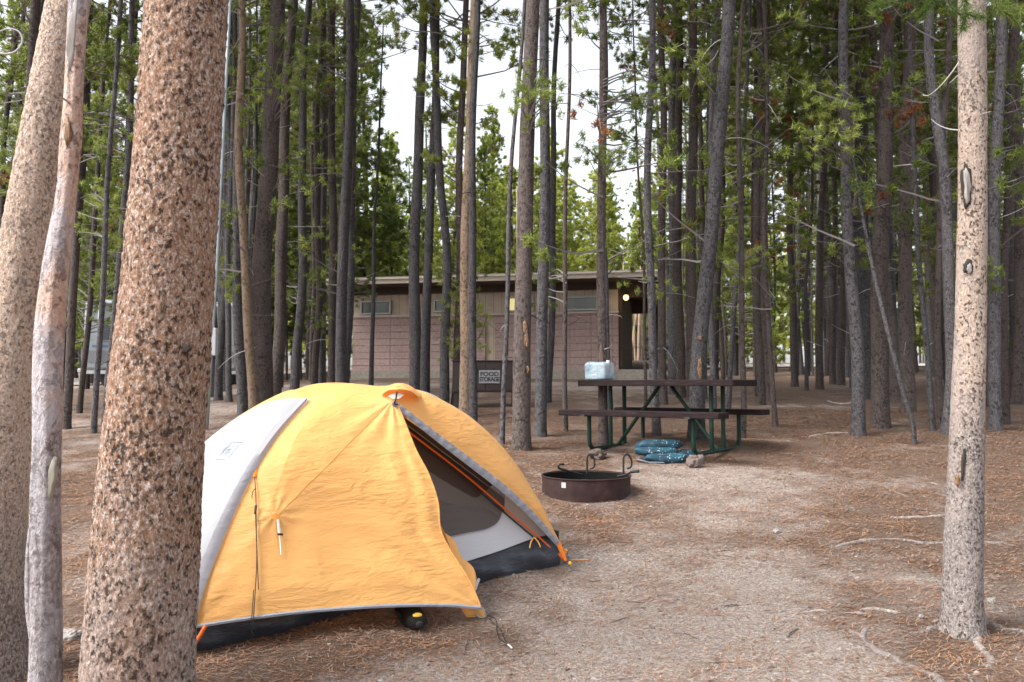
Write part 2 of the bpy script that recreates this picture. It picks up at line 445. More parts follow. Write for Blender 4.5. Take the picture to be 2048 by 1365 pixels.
# small stones and bark chips
M_CHIP = mat('stone_and_bark_chips', rough=.9); n = N(M_CHIP)
ri = n.new('ShaderNodeNewGeometry').outputs['Random Per Island']
n.col(n.ramp(ri, [(0, (.06, .045, .04)), (.3, (.14, .10, .085)), (.6, (.20, .17, .15)), (.9, (.27, .235, .215)), (1, (.36, .32, .30))]))
x, y = scatter(9000, 13, 1.4, lambda b: .4 + .6 * b)
k = len(x); s_ = rng.uniform(.003, .0095, k) * rng.choice([1, 1, 1, 1.7], k)
octv = np.array([(1, 0, 0), (-.9, .2, 0), (0, 1, .1), (.1, -1, 0), (0, 0, 1), (0, 0, -.6)], float)
octf = np.array([(0, 2, 4), (2, 1, 4), (1, 3, 4), (3, 0, 4), (2, 0, 5), (1, 2, 5), (3, 1, 5), (0, 3, 5)])
V = octv[None] * rng.uniform(.55, 1.3, (k, 6, 3)) * s_[:, None, None] * np.array([1.4, 1, .55])
th = rng.random(k) * 6.28; c_, q_ = np.cos(th)[:, None], np.sin(th)[:, None]
V = np.stack([V[..., 0] * c_ - V[..., 1] * q_, V[..., 0] * q_ + V[..., 1] * c_, V[..., 2]], -1) + np.stack([x, y, gd(x, y) + .001], -1)[:, None]
F = (octf[None] + (np.arange(k) * 6)[:, None, None]).reshape(-1, 3)
tag(obj('gravel', mesh_np('gravel', V.reshape(-1, 3), F, M_CHIP, smooth=False)), 'small grey stones and bark chips scattered over the dirt', 'gravel', kind='stuff')

x, y = scatter(520, 14, 1.2, lambda b: 1 - .5 * b)
VV = []; FF = []; base = 0; rg = np.random.default_rng(3)
for a, b in zip(x, y):
    L = rg.uniform(.015, .07) * rg.choice([1, 1, 1, 1.8]); th = rg.random() * 6.28; t_ = np.linspace(-1, 1, 4)
    p = np.stack([a + np.cos(th) * t_ * L + rg.normal(0, .004, 4), b + np.sin(th) * t_ * L + rg.normal(0, .004, 4), t_ * 0], -1); p[:, 2] = gd(p[:, 0], p[:, 1]) + .006
    r_ = np.array([.5, 1, .8, .35]) * rg.uniform(.0018, .0042)
    def tb(p, r, n=4):
        T = np.gradient(p, axis=0); T /= np.linalg.norm(T, axis=1)[:, None]; A = np.cross(T, [0, 0, 1.]); B = np.cross(A, T); w = np.linspace(0, 6.283, n, endpoint=False)
        V = p[:, None] + (np.cos(w)[None, :, None] * A[:, None] + np.sin(w)[None, :, None] * B[:, None]) * r[:, None, None]
        i = (np.arange(3)[:, None] * n + np.arange(n)[None]).ravel(); j = (np.arange(3)[:, None] * n + (np.arange(n)[None] + 1) % n).ravel()
        return V.reshape(-1, 3), np.stack([i, j, j + n, i + n], -1)
    v, f = tb(p, r_); VV.append(v); FF.append(f + base); base += len(v)
tag(obj('twig_litter', mesh_np('twig_litter', np.concatenate(VV), np.concatenate(FF), M_CHIP)), 'broken dead twigs littering the forest floor', 'twig litter', kind='stuff')

# ------------------------------------------------------------------ trees
def trunk_np(pts, rad, n=14, seed=0, amp=.06, flare=.5, flz=.13, twigs=0, twz=(1.0, 5.0), rings=None, pl=.25, twl=.8, fine=0.0):
    """centre line pts (local, z up), radii; returns arrays with bark lumps and dead twigs"""
    pts = np.array([tuple(p) for p in pts], float); rad = np.asarray(rad, float)
    m = len(pts); th = np.linspace(0, 2 * np.pi, n, endpoint=False)
    T = np.gradient(pts, axis=0); T /= np.linalg.norm(T, axis=1)[:, None]
    A = np.cross(T, [0, 1, 0]); A /= np.linalg.norm(A, axis=1)[:, None]; B = np.cross(A, T)
    z = pts[:, 2] - pts[0, 2]
    fl = 1 + flare * np.exp(-np.clip(z, 0, None) / flz)[:, None] * (.75 + .5 * np.sin(th * 3 + seed) ** 2 + .25 * np.sin(th * 5 + 2 * seed))[None]
    Rr = rad[:, None] * fl
    d = np.cos(th)[None, :, None] * A[:, None] + np.sin(th)[None, :, None] * B[:, None]
    Q = (d * 1.3 + np.stack([z * 0, z * 0, z / pl * .35], -1)[:, None]).reshape(-1, 3) + seed * 7.1
    nz = fbm(Q, 4, seed).reshape(m, n)
    V = pts[:, None] + d * (Rr * (1 + amp * nz))[..., None]
    if fine:
        q3 = V.reshape(-1, 3) * np.array([75, 75, 48])
        V = V + d * (fine * fbm(q3, 3, seed + 3).reshape(m, n))[..., None]
    V = V.reshape(-1, 3)
    i = (np.arange(m - 1)[:, None] * n + np.arange(n)[None]).ravel(); j = (np.arange(m - 1)[:, None] * n + (np.arange(n)[None] + 1) % n).ravel()
    F = np.stack([i, j, j + n, i + n], -1)
    T3 = np.concatenate([F[:, [0, 1, 2]], F[:, [0, 2, 3]]])
    mi = np.zeros(len(T3), int)
    rg = np.random.default_rng(seed + 77)
    VV = [V]; FF = [T3]; MI = [mi]; base = len(V)
    for k in range(twigs):
        zz = rg.uniform(*twz); idx = int(np.argmin(abs(z - zz))); 
        if idx >= m - 1: continue
        a = rg.random() * 6.28; L = rg.uniform(.25, 1) * twl
        dr = np.array([math.cos(a), math.sin(a), rg.uniform(-.2, .35)]); p = pts[idx] + dr * rad[idx] * .5
        bend = rg.uniform(-1.1, .3); side = rg.normal(0, .5, 3)
        P_ = [p]
        for s in range(6):
            dr = dr + np.array([0, 0, bend * .2]) + side * .14; dr /= np.linalg.norm(dr); P_.append(P_[-1] + dr * L / 6)
        v, f = tube_np(np.array(P_), np.linspace(.007, .002, 7) * rg.uniform(.6, 1.2), 3)
        VV.append(v); FF.append(f + base); MI.append(np.full(len(f), rg.choice([0, 0, 0, 0, 1]))); base += len(v)
    return np.concatenate(VV), np.concatenate(FF), np.concatenate(MI)
def tube_np(p, r, n=3):
    T = np.gradient(p, axis=0); T /= np.linalg.norm(T, axis=1)[:, None] + 1e-9
    ref = np.array([0, 0, 1.]) if abs(T[0, 2]) < .8 else np.array([1., 0, 0])
    A = np.cross(T, ref); A /= np.linalg.norm(A, axis=1)[:, None] + 1e-9; B = np.cross(A, T)
    th = np.linspace(0, 2 * np.pi, n, endpoint=False)
    V = p[:, None] + (np.cos(th)[None, :, None] * A[:, None] + np.sin(th)[None, :, None] * B[:, None]) * r[:, None, None]
    m = len(p); i = (np.arange(m - 1)[:, None] * n + np.arange(n)[None]).ravel(); j = (np.arange(m - 1)[:, None] * n + (np.arange(n)[None] + 1) % n).ravel()
    return V.reshape(-1, 3), np.concatenate([np.stack([i, j, j + n], -1), np.stack([i, j + n, i + n], -1)])
def tufts_np(cen, dirs, nb, ln, wd, rg, spread=.9):
    """needle tufts: nb thin blades per centre, pointing outward round dirs"""
    k = len(cen); c = np.repeat(cen, nb, 0); d = np.repeat(dirs, nb, 0)
    r = rg.normal(0, 1, (k * nb, 3)); r /= np.linalg.norm(r, axis=1)[:, None]
    v = d * rg.uniform(.1, 1.0, (k * nb, 1)) + r * spread; v /= np.linalg.norm(v, axis=1)[:, None]
    s = np.cross(v, rg.normal(0, 1, (k * nb, 3))); s /= np.linalg.norm(s, axis=1)[:, None]
    L = ln * rg.uniform(.6, 1.2, (k * nb, 1)); w = wd * rg.uniform(.6, 1.3, (k * nb, 1))
    c = c + rg.normal(0, ln * .2, (k * nb, 3)); b = c - v * L * .3
    V = np.stack([b - s * w, b + s * w, c + v * L], 1).reshape(-1, 3)
    return V, np.arange(3 * k * nb).reshape(-1, 3)
def crown_np(seed, H, z0, prof, nbr, ntuft, nb=11, ln=.13, wd=.014, low=0, rust=.03, clump=None):
    rg = np.random.default_rng(seed); VV = []; FF = []; MI = []; base = 0
    def put(v, f, mi):
        nonlocal base
        VV.append(v); FF.append(f + base); MI.append(np.full(len(f), mi)); base += len(v)
    cen = []; dr_ = []; rc = []; rd = []
    zl = list(z0 + (H - z0) * rg.random(nbr) ** .9) + list(rg.uniform(z0 * .35, z0, low))
    for z in zl:
        t = (z - z0) / (H - z0)
        Lr = prof(max(t, 0)) * rg.uniform(.55, 1.2) if t > 0 else rg.uniform(.5, 1.3)
        a = rg.random() * 6.28; d = np.array([math.cos(a), math.sin(a), rg.uniform(-.25, .35) + .3 * max(t, 0)])
        p = [np.array([0, 0, z])]
        for s in range(6):
            d = d + np.array([0, 0, rg.normal(.03, .08)]) + rg.normal(0, .08, 3); d /= np.linalg.norm(d); p.append(p[-1] + d * Lr / 6)
        p = np.array(p); put(*tube_np(p, np.linspace(.015, .004, 7) * (.5 + .5 * min(Lr, 1.6)), 3), 0)
        nt_ = max(2, int(ntuft * (.4 + Lr / 1.6) * (1 if t > 0 else .6)))
        isr = rg.random() < rust
        cl = []
        for s in range(max(2, nt_ // 3)):
            u = rg.uniform(.3, 1.0) ** .6 * 5.999; i = int(u); q = p[i] + (p[i + 1] - p[i]) * (u - i)
            off = rg.normal(0, 1, 3) * np.array([.19, .19, .10]) * (.45 + Lr * .45)
            cl.append((q, off)); put(*tube_np(np.array([q, q + off * .55, q + off]), np.array([.006, .004, .002]), 3), 0)
        for s in range(nt_):
            q, off = cl[s % len(cl)]
            q2 = q + off + rg.normal(0, .045, 3); dd = d + off * 2 + np.array([0, 0, .4]); dd /= np.linalg.norm(dd)
            (rc if isr or rg.random() < rust * .5 else cen).append(q2); (rd if len(rc) > len(rd) else dr_).append(dd)
    put(*tufts_np(np.array(cen), np.array(dr_), nb, ln, wd, rg), 1)
    if rc: put(*tufts_np(np.array(rc), np.array(rd), max(nb - 3, 3), ln * .8, wd * .8, rg), 2)
    return np.concatenate(VV), np.concatenate(FF), np.concatenate(MI)
p_tall = lambda t: 1.55 * (1 - t) ** .7 * (.45 + 1.2 * min(t * 3, 1)) + .15
p_full = lambda t: 2.15 * (1 - t) ** .8 + .12
TALL = []
for s in range(6):
    v, f, mi = crown_np(100 + s, 15, 4.6 + .5 * (s % 3), p_tall, 64 + 6 * s, 13, 24, .10, .0092, low=8)
    TALL.append(mesh_np('crown', v, f, [M_TWIG, N_DARK, N_RUST], mi, False))
FULL = []
for s in range(4):
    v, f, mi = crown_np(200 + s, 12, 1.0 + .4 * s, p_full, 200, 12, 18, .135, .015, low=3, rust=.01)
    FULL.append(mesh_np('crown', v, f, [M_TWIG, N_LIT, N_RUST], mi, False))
SPARSE = []
for s in range(3):
    v, f, mi = crown_np(300 + s, 15, 6.0 + s * .6, p_tall, 44, 10, 22, .10, .0085, low=6)
    SPARSE.append(mesh_np('crown', v, f, [M_TWIG, N_DARK, N_RUST], mi, False))

NEARC = []
for s in range(2):
    v, f, mi = crown_np(350 + s, 15, 7.0, p_tall, 36, 9, 22, .10, .0085, low=0)
    NEARC.append(mesh_np('crown', v, f, [M_TWIG, N_DARK, N_RUST], mi, False))
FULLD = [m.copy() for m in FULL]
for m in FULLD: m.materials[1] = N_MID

def tree_at(base, dirv, H, r, bk, label, group=None, crown=None, seed=0, bend=.0, cat='tree', n=16, rings=46, tw=6, twz=(1, 5.5), pts=None, rad=None, flare=.45, flz=.14, amp=.07, name='pine_tree', twl=.8, pl=.25, taper=.68, fine=0.0):
    """dirv: unit lean direction; pts: optional world centre line"""
    rg = np.random.default_rng(seed + 900)
    t = empty(name, base, label, cat, group)
    if pts is None:
        s = np.concatenate([np.linspace(-.12, 1, 12), np.linspace(1.1, H, rings - 12)])
        ph = rg.random(4) * 6.28; A = rg.uniform(.3, 1, 2) * (.012 * H ** .5 + bend)
        ox = A[0] * (np.sin(s * .9 + ph[0]) - math.sin(ph[0])) + .4 * A[0] * np.sin(s * 2.1 + ph[1]) * np.clip(s, 0, 1)
        oy = A[1] * (np.sin(s * .8 + ph[2]) - math.sin(ph[2]))
        pts = np.stack([dirv.x / dirv.z * s + ox, dirv.y / dirv.z * s + oy, s], -1)
        rad = r * (1.06 - taper * np.clip(s, 0, H) / H)
        rad[-1] *= .2
    v, f, mi = trunk_np(pts, rad, n, seed, amp, flare, flz, tw, twz, twl=twl, pl=pl, fine=fine)
    me = mesh_np('trunk', v, f, [bk, M_TWIGP], mi)
    obj('trunk', me, t)
    if crown is not None:
        c = obj('crown', crown, t); HH = 12.0 if crown in FULL + FULLD else 15.0
        q_ = Vector((0, 0, 1)).rotation_difference(Vector((dirv.x, dirv.y, dirv.z)).normalized())
        c.rotation_mode = 'QUATERNION'; c.rotation_quaternion = q_ @ Quaternion((0, 0, 1), rg.random() * 6.28)
        k_ = H / HH; c.scale = (k_ * .95, k_ * .95, k_)
    return t

def px_tree(xb, yb, xt, w, label, bk=None, D=None, H=15, crown='S', seed=0, bend=0, group=None, **kw):
    if D is None: b = G(xb, yb)
    else:
        b = P(xb, 700, D); b.z = g1(b.x, D)
    top = P(xt, 0, b.y)
    dv = (top - b).normalized()
    r = w / FPX * b.y / 2 / .93
    cr = {'S': SPARSE, 'N': NEARC, 'T': TALL, 'F': FULL}.get(crown)
    return tree_at(b, dv, H, r, bk or B_GREY, label, group, cr[seed % len(cr)] if cr else None, seed, bend, **kw), b

def centre_tree(rows, Yb, label, bk, H, seed, n=72, rings=300, crown=None, z_top=None, **kw):
    """rows: (py, x centre, width) from the bottom of the trunk up"""
    pts = []; rad = []
    py0, x0, w0 = rows[0]
    base = P(x0, py0, Yb); base.z = g1(base.x, Yb)
    for (py, xc, w) in rows:
        q = P(xc, py, Yb); pts.append(q - base); rad.append(w / FPX * Yb / 2)
    pts[0].z = min(pts[0].z, -.1)
    d = pts[-1] - pts[-2]; d.normalize(); Ht = H
    e = pts[-1].copy(); r0 = rad[-1]; zz = pts[-1].z
    for k in range(1, 7):
        t = k / 6; pts.append(e + d / d.z * (Ht - zz) * t); rad.append(r0 * (1 - .8 * t))
    zs = np.array([p.z for p in pts]); xs_ = np.array([p.x for p in pts]); ys_ = np.array([p.y for p in pts])
    z = np.concatenate([np.linspace(zs[0], 3.2, rings), np.linspace(3.25, Ht, 50)])
    sm = lambda a: np.interp(z, zs, a)
    def smooth(a, k=9):
        ker = np.ones(k) / k; return np.convolve(np.pad(a, k // 2, mode='edge'), ker, 'valid')
    P_ = np.stack([smooth(sm(xs_), 25), smooth(sm(ys_), 25), z], -1); R_ = smooth(sm(np.array(rad)), 15)
    return tree_at(base, d, Ht, 0, bk, label, crown=crown, seed=seed, pts=P_, rad=R_, n=n, **kw), base

# --- the four near trees
T1, b1 = centre_tree([(1447, 270, 236), (1365, 277, 206), (1100, 292, 200), (900, 307, 189), (700, 326, 179), (350, 352, 167), (0, 374, 159)], 2.9,
                     'thick scaly orange brown pine trunk standing in front of the tent', B_MAIN, 15, 1, n=200, rings=560, crown=NEARC[0], fine=.0042, amp=.022, flare=.10, flz=.1, pl=.12, tw=0)
T2, b2 = centre_tree([(1345, -38, 175), (1250, -28, 140), (1100, -22, 122), (800, 8, 112), (560, 40, 96), (300, 82, 86), (0, 137, 80)], 3.25,
                     'stout pale tan pine trunk leaning right at the left edge of the photo', B_LEFT, 14, 2, n=110, rings=320, crown=NEARC[1], fine=.0024, amp=.035, flare=.3, flz=.12, tw=0, pl=.15)
T3, b3 = centre_tree([(1420, 90, 64), (1250, 92, 55), (1000, 91, 56), (900, 96, 52), (800, 96, 51), (700, 97, 50), (600, 104, 48), (500, 115, 45), (400, 133, 36), (330, 138, 34), (300, 141, 42), (230, 146, 36), (0, 157, 41)], 2.95,
                     'slender crooked pine with peeling orange and grey bark beside the thick trunk', B_SLIM, 9, 3, n=64, rings=320, crown=None, amp=.12, flare=.12, pl=.2, tw=14, twz=(1.4, 4), twl=.1)
T4, b4 = centre_tree([(1265, 1925, 78), (1200, 1925, 72), (950, 1931, 64), (700, 1940, 58), (350, 1946, 51), (40, 1944, 50), (0, 1943, 49)], 3.72,
                     'pale spotted pine trunk standing alone at the right with an oval scar', B_PALE, 12, 4, n=96, rings=360, crown=NEARC[0], fine=.0012, amp=.045, flare=.75, flz=.06, tw=4, twz=(2.2, 3.5), pl=.12, twl=.3)

def ell(tree, px, py, w, h, Yc, m, name='scar', bulge=.2, roll=0.0, part_label=None):
    """shallow lens of bare wood set in the bark"""
    bulge = bulge * .2; c = P(px, py, Yc); a = w / FPX * Yc / 2; b = h / FPX * Yc / 2
    V = [c + Vector((0, -a * bulge, 0))]; F = []
    for ring, rr in enumerate((.5, .85, 1.0)):
        for k in range(18):
            t = 2 * math.pi * k / 18; s = rr * (1 + .12 * math.sin(3 * t + px) + .12 * math.sin(7 * t + py) + .08 * math.sin(5 * t + px * 2))
            x_, z_ = a * s * math.cos(t), b * s * math.sin(t) * (1 if math.sin(t) > 0 else .85)
            V.append(c + Vector((x_ + roll * z_, -a * bulge * (1 - rr ** 2) + (.012 if ring == 2 else 0), z_)))
    F += [(0, 1 + (k + 1) % 18, 1 + k) for k in range(18)]
    for r_ in range(2):
        F += [(1 + r_ * 18 + k, 1 + r_ * 18 + (k + 1) % 18, 19 + r_ * 18 + (k + 1) % 18, 19 + r_ * 18 + k) for k in range(18)]
    m_ = MB(); m_.add(V, F)
    o = m_.obj(name, m, tree, smooth=True, world=True)
    if part_label: o['label'] = part_label
    return o
M_SCARG = mat('bare_grey_wood', (.34, .31, .29), .8); n = N(M_SCARG); n.col(n.ramp(n.noise(30, n.map((3, 3, .4)), 5), [(.3, (.16, .14, .13)), (.7, (.42, .39, .37))]))
M_SCARD = mat('dark_bark_rim', (.035, .025, .02), .9)
M_RESIN = mat('orange_resin_wood', (.55, .27, .06), .6); n = N(M_RESIN); n.col(n.ramp(n.noise(60, n.map((2, 2, .4)), 5), [(.42, (.05, .035, .03)), (.53, (.20, .10, .04)), (.66, (.36, .21, .09))]))
yf = b4.y - .062
ell(T4, 1935, 373, 22, 102, yf + .012, M_SCARD, 'bark_rim', .2)
ell(T4, 1936, 373, 13, 84, yf + .003, M_SCARG, 'scar', .2, part_label='oval grey patch of bare wood')
ell(T4, 1939, 535, 20, 34, yf + .004, M_SCARD, 'bark_rim', .2); ell(T4, 1940, 538, 10, 24, yf - .002, M_SCARG, 'knot', .2)
ell(T4, 1928, 930, 6, 70, yf - .006, M_SCARD, 'crack', .1, .1); ell(T4, 1917, 962, 8, 26, yf - .012, M_RESIN, 'resin_patch', .2)
ell(T4, 1950, 675, 16, 26, yf + .002, M_SCARD, 'knot', .2)
yf = b3.y - .05
ell(T3, 101, 962, 15, 105, yf + .004, mat('bare_yellow_wood', (.27, .25, .20), .85), 'bare_patch', .25, .1, 'smooth yellow grey patch without bark')
ell(T3, 143, 70, 20, 190, b3.y - .035, M_SCARG, 'bare_patch', .25, .05)
ell(T3, 134, 265, 14, 60, b3.y - .045, M_RESIN, 'knot', .3)
ell(T1, 372, 698, 16, 20, b1.y - .13, M_SCARD, 'knot', .5)
# short second stem at the foot of the slender trunk
MB().tube(spline([P(72, 1300, 2.96), P(60, 1220, 2.96), P(58, 1130, 2.96), P(64, 1060, 2.95), P(78, 1000, 2.95)], 16), list(np.linspace(.017, .010, 16)), 12).obj('side_stem', B_SLIM, T3, smooth=True, world=True)
# curled bare twig at the upper left
tw = MB().tube(spline([P(-30, 96, 4.2), P(5, 108, 4.2), P(30, 104, 4.2), P(45, 84, 4.2), P(38, 64, 4.2), P(18, 58, 4.2), P(-6, 66, 4.2), P(-20, 74, 4.2)], 30), list(np.linspace(.0065, .003, 30)), 6).obj('dead_twig', M_TWIGP, T2, smooth=True, world=True)

# near branch with fresh needles hanging in from above, on the right tree
def fine_branch(tree, lines, rad=.006, seed=0, ln=.06, wd=.0014, dens=70, name='branch', m=None):
    rg = np.random.default_rng(seed); VV = []; FF = []; MI = []; base = 0
    for pts_ in lines:
        p = np.array([tuple(q_) for q_ in spline(pts_, 14)]); v, f = tube_np(p, np.linspace(rad, rad * .35, 14), 5)
        VV.append(v); FF.append(f + base); MI.append(np.zeros(len(f), int)); base += len(v)
        L = np.linalg.norm(np.diff(p, axis=0), axis=1).sum(); k = int(dens * L / .1)
        u = rg.uniform(.3, 1, k) * 12.99; i = u.astype(int); c = p[i] + (p[i + 1] - p[i]) * (u - i)[:, None]; d = p[i + 1] - p[i]; d /= np.linalg.norm(d, axis=1)[:, None]
        r = rg.normal(0, 1, (k, 3)); v_ = d * .8 + r * .55; v_ /= np.linalg.norm(v_, axis=1)[:, None]
        s = np.cross(v_, rg.normal(0, 1, (k, 3))); s /= np.linalg.norm(s, axis=1)[:, None]; ll = ln * rg.uniform(.6, 1.15, (k, 1))
        V_ = np.stack([c - s * wd, c + s * wd, c + v_ * ll], 1).reshape(-1, 3)
        VV.append(V_); FF.append(np.arange(3 * k).reshape(-1, 3) + base); MI.append(np.ones(k, int)); base += len(V_)
    me = mesh_np(name, np.concatenate(VV), np.concatenate(FF), [M_TWIG, m or N_NEAR], np.concatenate(MI), False)
    return setpar(obj(name, me), tree)
y4 = b4.y
fine_branch(T4, [[P(1945, -60, y4), P(1900, -40, y4 - .25), P(1870, -5, y4 - .35), P(1840, 32, y4 - .4)],
                 [P(1900, -40, y4 - .25), P(1930, 5, y4 - .35), P(1925, 58, y4 - .4)],
                 [P(1890, -30, y4 - .3), P(1900, 18, y4 - .35), P(1962, 34, y4 - .45)],
                 [P(1870, -10, y4 - .35), P(1810, -2, y4 - .4), P(1750, 14, y4 - .4)]], seed=1, dens=170)
fine_branch(T4, [[P(1950, -50, y4), P(1990, -20, y4 - .2), P(2020, 14, y4 - .3), P(2060, 28, y4 - .35)],
                 [P(1990, -20, y4 - .2), P(2000, 18, y4 - .3), P(2035, 45, y4 - .3)],
                 [P(1960, -50, y4), P(2040, -30, y4 - .1), P(2090, 20, y4 - .1)]], seed=2, dens=170)
MB().tube(spline([P(1918, 125, y4), P(1900, 150, y4 + .02), P(1875, 178, y4 + .05), P(1855, 192, y4 + .08), P(1845, 190, y4 + .1)], 16), list(np.linspace(.004, .0015, 16)), 5).obj('dead_twig', M_TWIGP, T4, smooth=True, world=True)

# --- trees of the middle distance, one by one
GRP = 'pine trunks standing around the campsite'
LIST = [
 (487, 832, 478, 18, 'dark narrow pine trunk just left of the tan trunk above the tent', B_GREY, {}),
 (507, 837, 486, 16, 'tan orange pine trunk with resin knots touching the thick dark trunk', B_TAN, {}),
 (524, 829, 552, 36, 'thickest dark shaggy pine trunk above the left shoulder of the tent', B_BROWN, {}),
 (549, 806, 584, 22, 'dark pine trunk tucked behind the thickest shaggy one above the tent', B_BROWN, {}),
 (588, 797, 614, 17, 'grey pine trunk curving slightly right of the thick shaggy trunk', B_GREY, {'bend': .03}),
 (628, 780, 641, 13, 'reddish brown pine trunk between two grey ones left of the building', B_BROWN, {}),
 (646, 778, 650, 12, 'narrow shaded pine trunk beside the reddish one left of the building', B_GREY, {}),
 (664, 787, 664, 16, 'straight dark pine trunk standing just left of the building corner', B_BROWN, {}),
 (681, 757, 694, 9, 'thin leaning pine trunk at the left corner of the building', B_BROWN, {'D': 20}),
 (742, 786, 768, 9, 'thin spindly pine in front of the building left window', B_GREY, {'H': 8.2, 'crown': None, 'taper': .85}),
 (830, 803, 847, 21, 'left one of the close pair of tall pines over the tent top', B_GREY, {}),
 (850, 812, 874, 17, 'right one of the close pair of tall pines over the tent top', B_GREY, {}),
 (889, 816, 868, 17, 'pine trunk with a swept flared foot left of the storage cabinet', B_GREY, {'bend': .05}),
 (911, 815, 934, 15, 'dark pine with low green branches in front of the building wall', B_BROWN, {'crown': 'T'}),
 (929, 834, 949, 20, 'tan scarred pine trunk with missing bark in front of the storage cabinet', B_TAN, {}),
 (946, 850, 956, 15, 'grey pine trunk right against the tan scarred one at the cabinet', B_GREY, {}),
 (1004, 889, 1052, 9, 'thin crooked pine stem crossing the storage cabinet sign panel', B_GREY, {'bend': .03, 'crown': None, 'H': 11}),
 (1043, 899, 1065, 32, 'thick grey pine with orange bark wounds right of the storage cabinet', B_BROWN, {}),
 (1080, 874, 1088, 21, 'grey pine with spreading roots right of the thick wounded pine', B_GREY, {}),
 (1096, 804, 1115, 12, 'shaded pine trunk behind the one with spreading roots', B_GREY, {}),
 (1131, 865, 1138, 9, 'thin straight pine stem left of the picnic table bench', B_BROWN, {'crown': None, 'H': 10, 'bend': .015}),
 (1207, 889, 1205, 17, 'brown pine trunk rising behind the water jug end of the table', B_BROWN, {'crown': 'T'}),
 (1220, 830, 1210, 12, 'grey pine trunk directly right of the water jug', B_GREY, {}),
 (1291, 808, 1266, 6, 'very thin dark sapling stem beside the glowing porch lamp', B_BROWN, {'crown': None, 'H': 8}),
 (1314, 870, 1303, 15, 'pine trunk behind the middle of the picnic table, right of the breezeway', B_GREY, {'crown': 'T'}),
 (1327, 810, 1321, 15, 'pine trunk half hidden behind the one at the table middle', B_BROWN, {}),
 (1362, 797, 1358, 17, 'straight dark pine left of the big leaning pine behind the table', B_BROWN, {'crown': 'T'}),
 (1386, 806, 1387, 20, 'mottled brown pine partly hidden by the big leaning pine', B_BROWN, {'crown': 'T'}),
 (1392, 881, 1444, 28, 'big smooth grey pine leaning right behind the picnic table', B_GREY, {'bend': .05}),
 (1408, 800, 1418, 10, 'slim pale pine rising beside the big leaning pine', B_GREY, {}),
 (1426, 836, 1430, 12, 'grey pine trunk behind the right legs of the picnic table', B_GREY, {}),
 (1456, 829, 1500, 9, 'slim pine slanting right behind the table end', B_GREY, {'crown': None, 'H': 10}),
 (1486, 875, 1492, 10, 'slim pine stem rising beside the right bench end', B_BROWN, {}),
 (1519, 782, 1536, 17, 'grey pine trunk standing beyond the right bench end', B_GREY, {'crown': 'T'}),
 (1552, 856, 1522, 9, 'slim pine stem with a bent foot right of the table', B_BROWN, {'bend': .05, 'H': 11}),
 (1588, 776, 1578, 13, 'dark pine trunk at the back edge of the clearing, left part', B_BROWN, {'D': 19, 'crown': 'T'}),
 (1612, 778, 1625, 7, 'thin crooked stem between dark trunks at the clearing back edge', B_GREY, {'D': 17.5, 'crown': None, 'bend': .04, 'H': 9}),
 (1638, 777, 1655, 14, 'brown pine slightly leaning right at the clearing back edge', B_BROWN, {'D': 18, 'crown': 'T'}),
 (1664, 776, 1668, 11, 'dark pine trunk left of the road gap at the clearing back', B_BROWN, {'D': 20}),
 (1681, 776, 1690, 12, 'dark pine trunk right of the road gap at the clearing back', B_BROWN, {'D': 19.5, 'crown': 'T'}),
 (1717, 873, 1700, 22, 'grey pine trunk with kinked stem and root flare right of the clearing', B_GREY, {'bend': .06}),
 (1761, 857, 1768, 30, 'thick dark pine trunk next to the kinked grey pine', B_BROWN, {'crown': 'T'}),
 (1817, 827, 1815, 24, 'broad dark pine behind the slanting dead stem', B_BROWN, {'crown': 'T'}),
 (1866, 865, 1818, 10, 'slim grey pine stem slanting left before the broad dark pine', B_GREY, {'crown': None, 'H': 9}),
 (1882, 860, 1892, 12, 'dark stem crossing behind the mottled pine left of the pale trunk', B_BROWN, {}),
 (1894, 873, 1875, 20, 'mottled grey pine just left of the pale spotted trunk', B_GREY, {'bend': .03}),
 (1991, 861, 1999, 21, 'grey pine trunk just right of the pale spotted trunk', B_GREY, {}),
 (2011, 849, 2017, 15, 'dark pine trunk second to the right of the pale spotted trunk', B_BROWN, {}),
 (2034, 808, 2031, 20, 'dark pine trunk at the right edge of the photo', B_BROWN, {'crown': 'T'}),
 (132, 858, 168, 15, 'dark pine trunk right beside the slender peeling trunk', B_BROWN, {'crown': 'T'}),
 (158, 829, 222, 10, 'leaning pine trunk at the left end of the white motorhome', B_BROWN, {}),
 (187, 866, 243, 10, 'leaning slim pine trunk in front of the white motorhome', B_GREY, {}),
 (211, 850, 262, 13, 'pine trunk nearest the thick orange one before the motorhome', B_GREY, {}),
 (38, 850, 66, 20, 'dark pine trunk behind the leaning pale trunk at far left', B_BROWN, {'crown': 'T', 'D': 9.5}),
 (437, 801, 462, 14, 'grey pine trunk right of the utility post, nearest to it', B_GREY, {'crown': 'T'}),
 (458, 804, 470, 11, 'thinner grey pine trunk second to the right of the utility post', B_GREY, {}),
]
named = {}
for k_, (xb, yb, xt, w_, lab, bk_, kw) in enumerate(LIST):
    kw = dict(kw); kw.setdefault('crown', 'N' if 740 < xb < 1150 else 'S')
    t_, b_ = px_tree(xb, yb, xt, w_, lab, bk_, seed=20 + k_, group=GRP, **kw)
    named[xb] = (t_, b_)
def rs(xb, px, py, w, h, m=M_RESIN, nm='resin_patch'):
    t_, b_ = named[xb]; ell(t_, px, py, w, h, b_.y - 7.5 / FPX * b_.y, m, nm, .3)
rs(507, 504, 757, 9, 16); rs(507, 506, 780, 7, 9); rs(929, 928, 757, 12, 9); rs(929, 924, 808, 9, 9); rs(929, 935, 660, 8, 60); rs(929, 938, 590, 7, 50)
t_, b_ = named[1043]
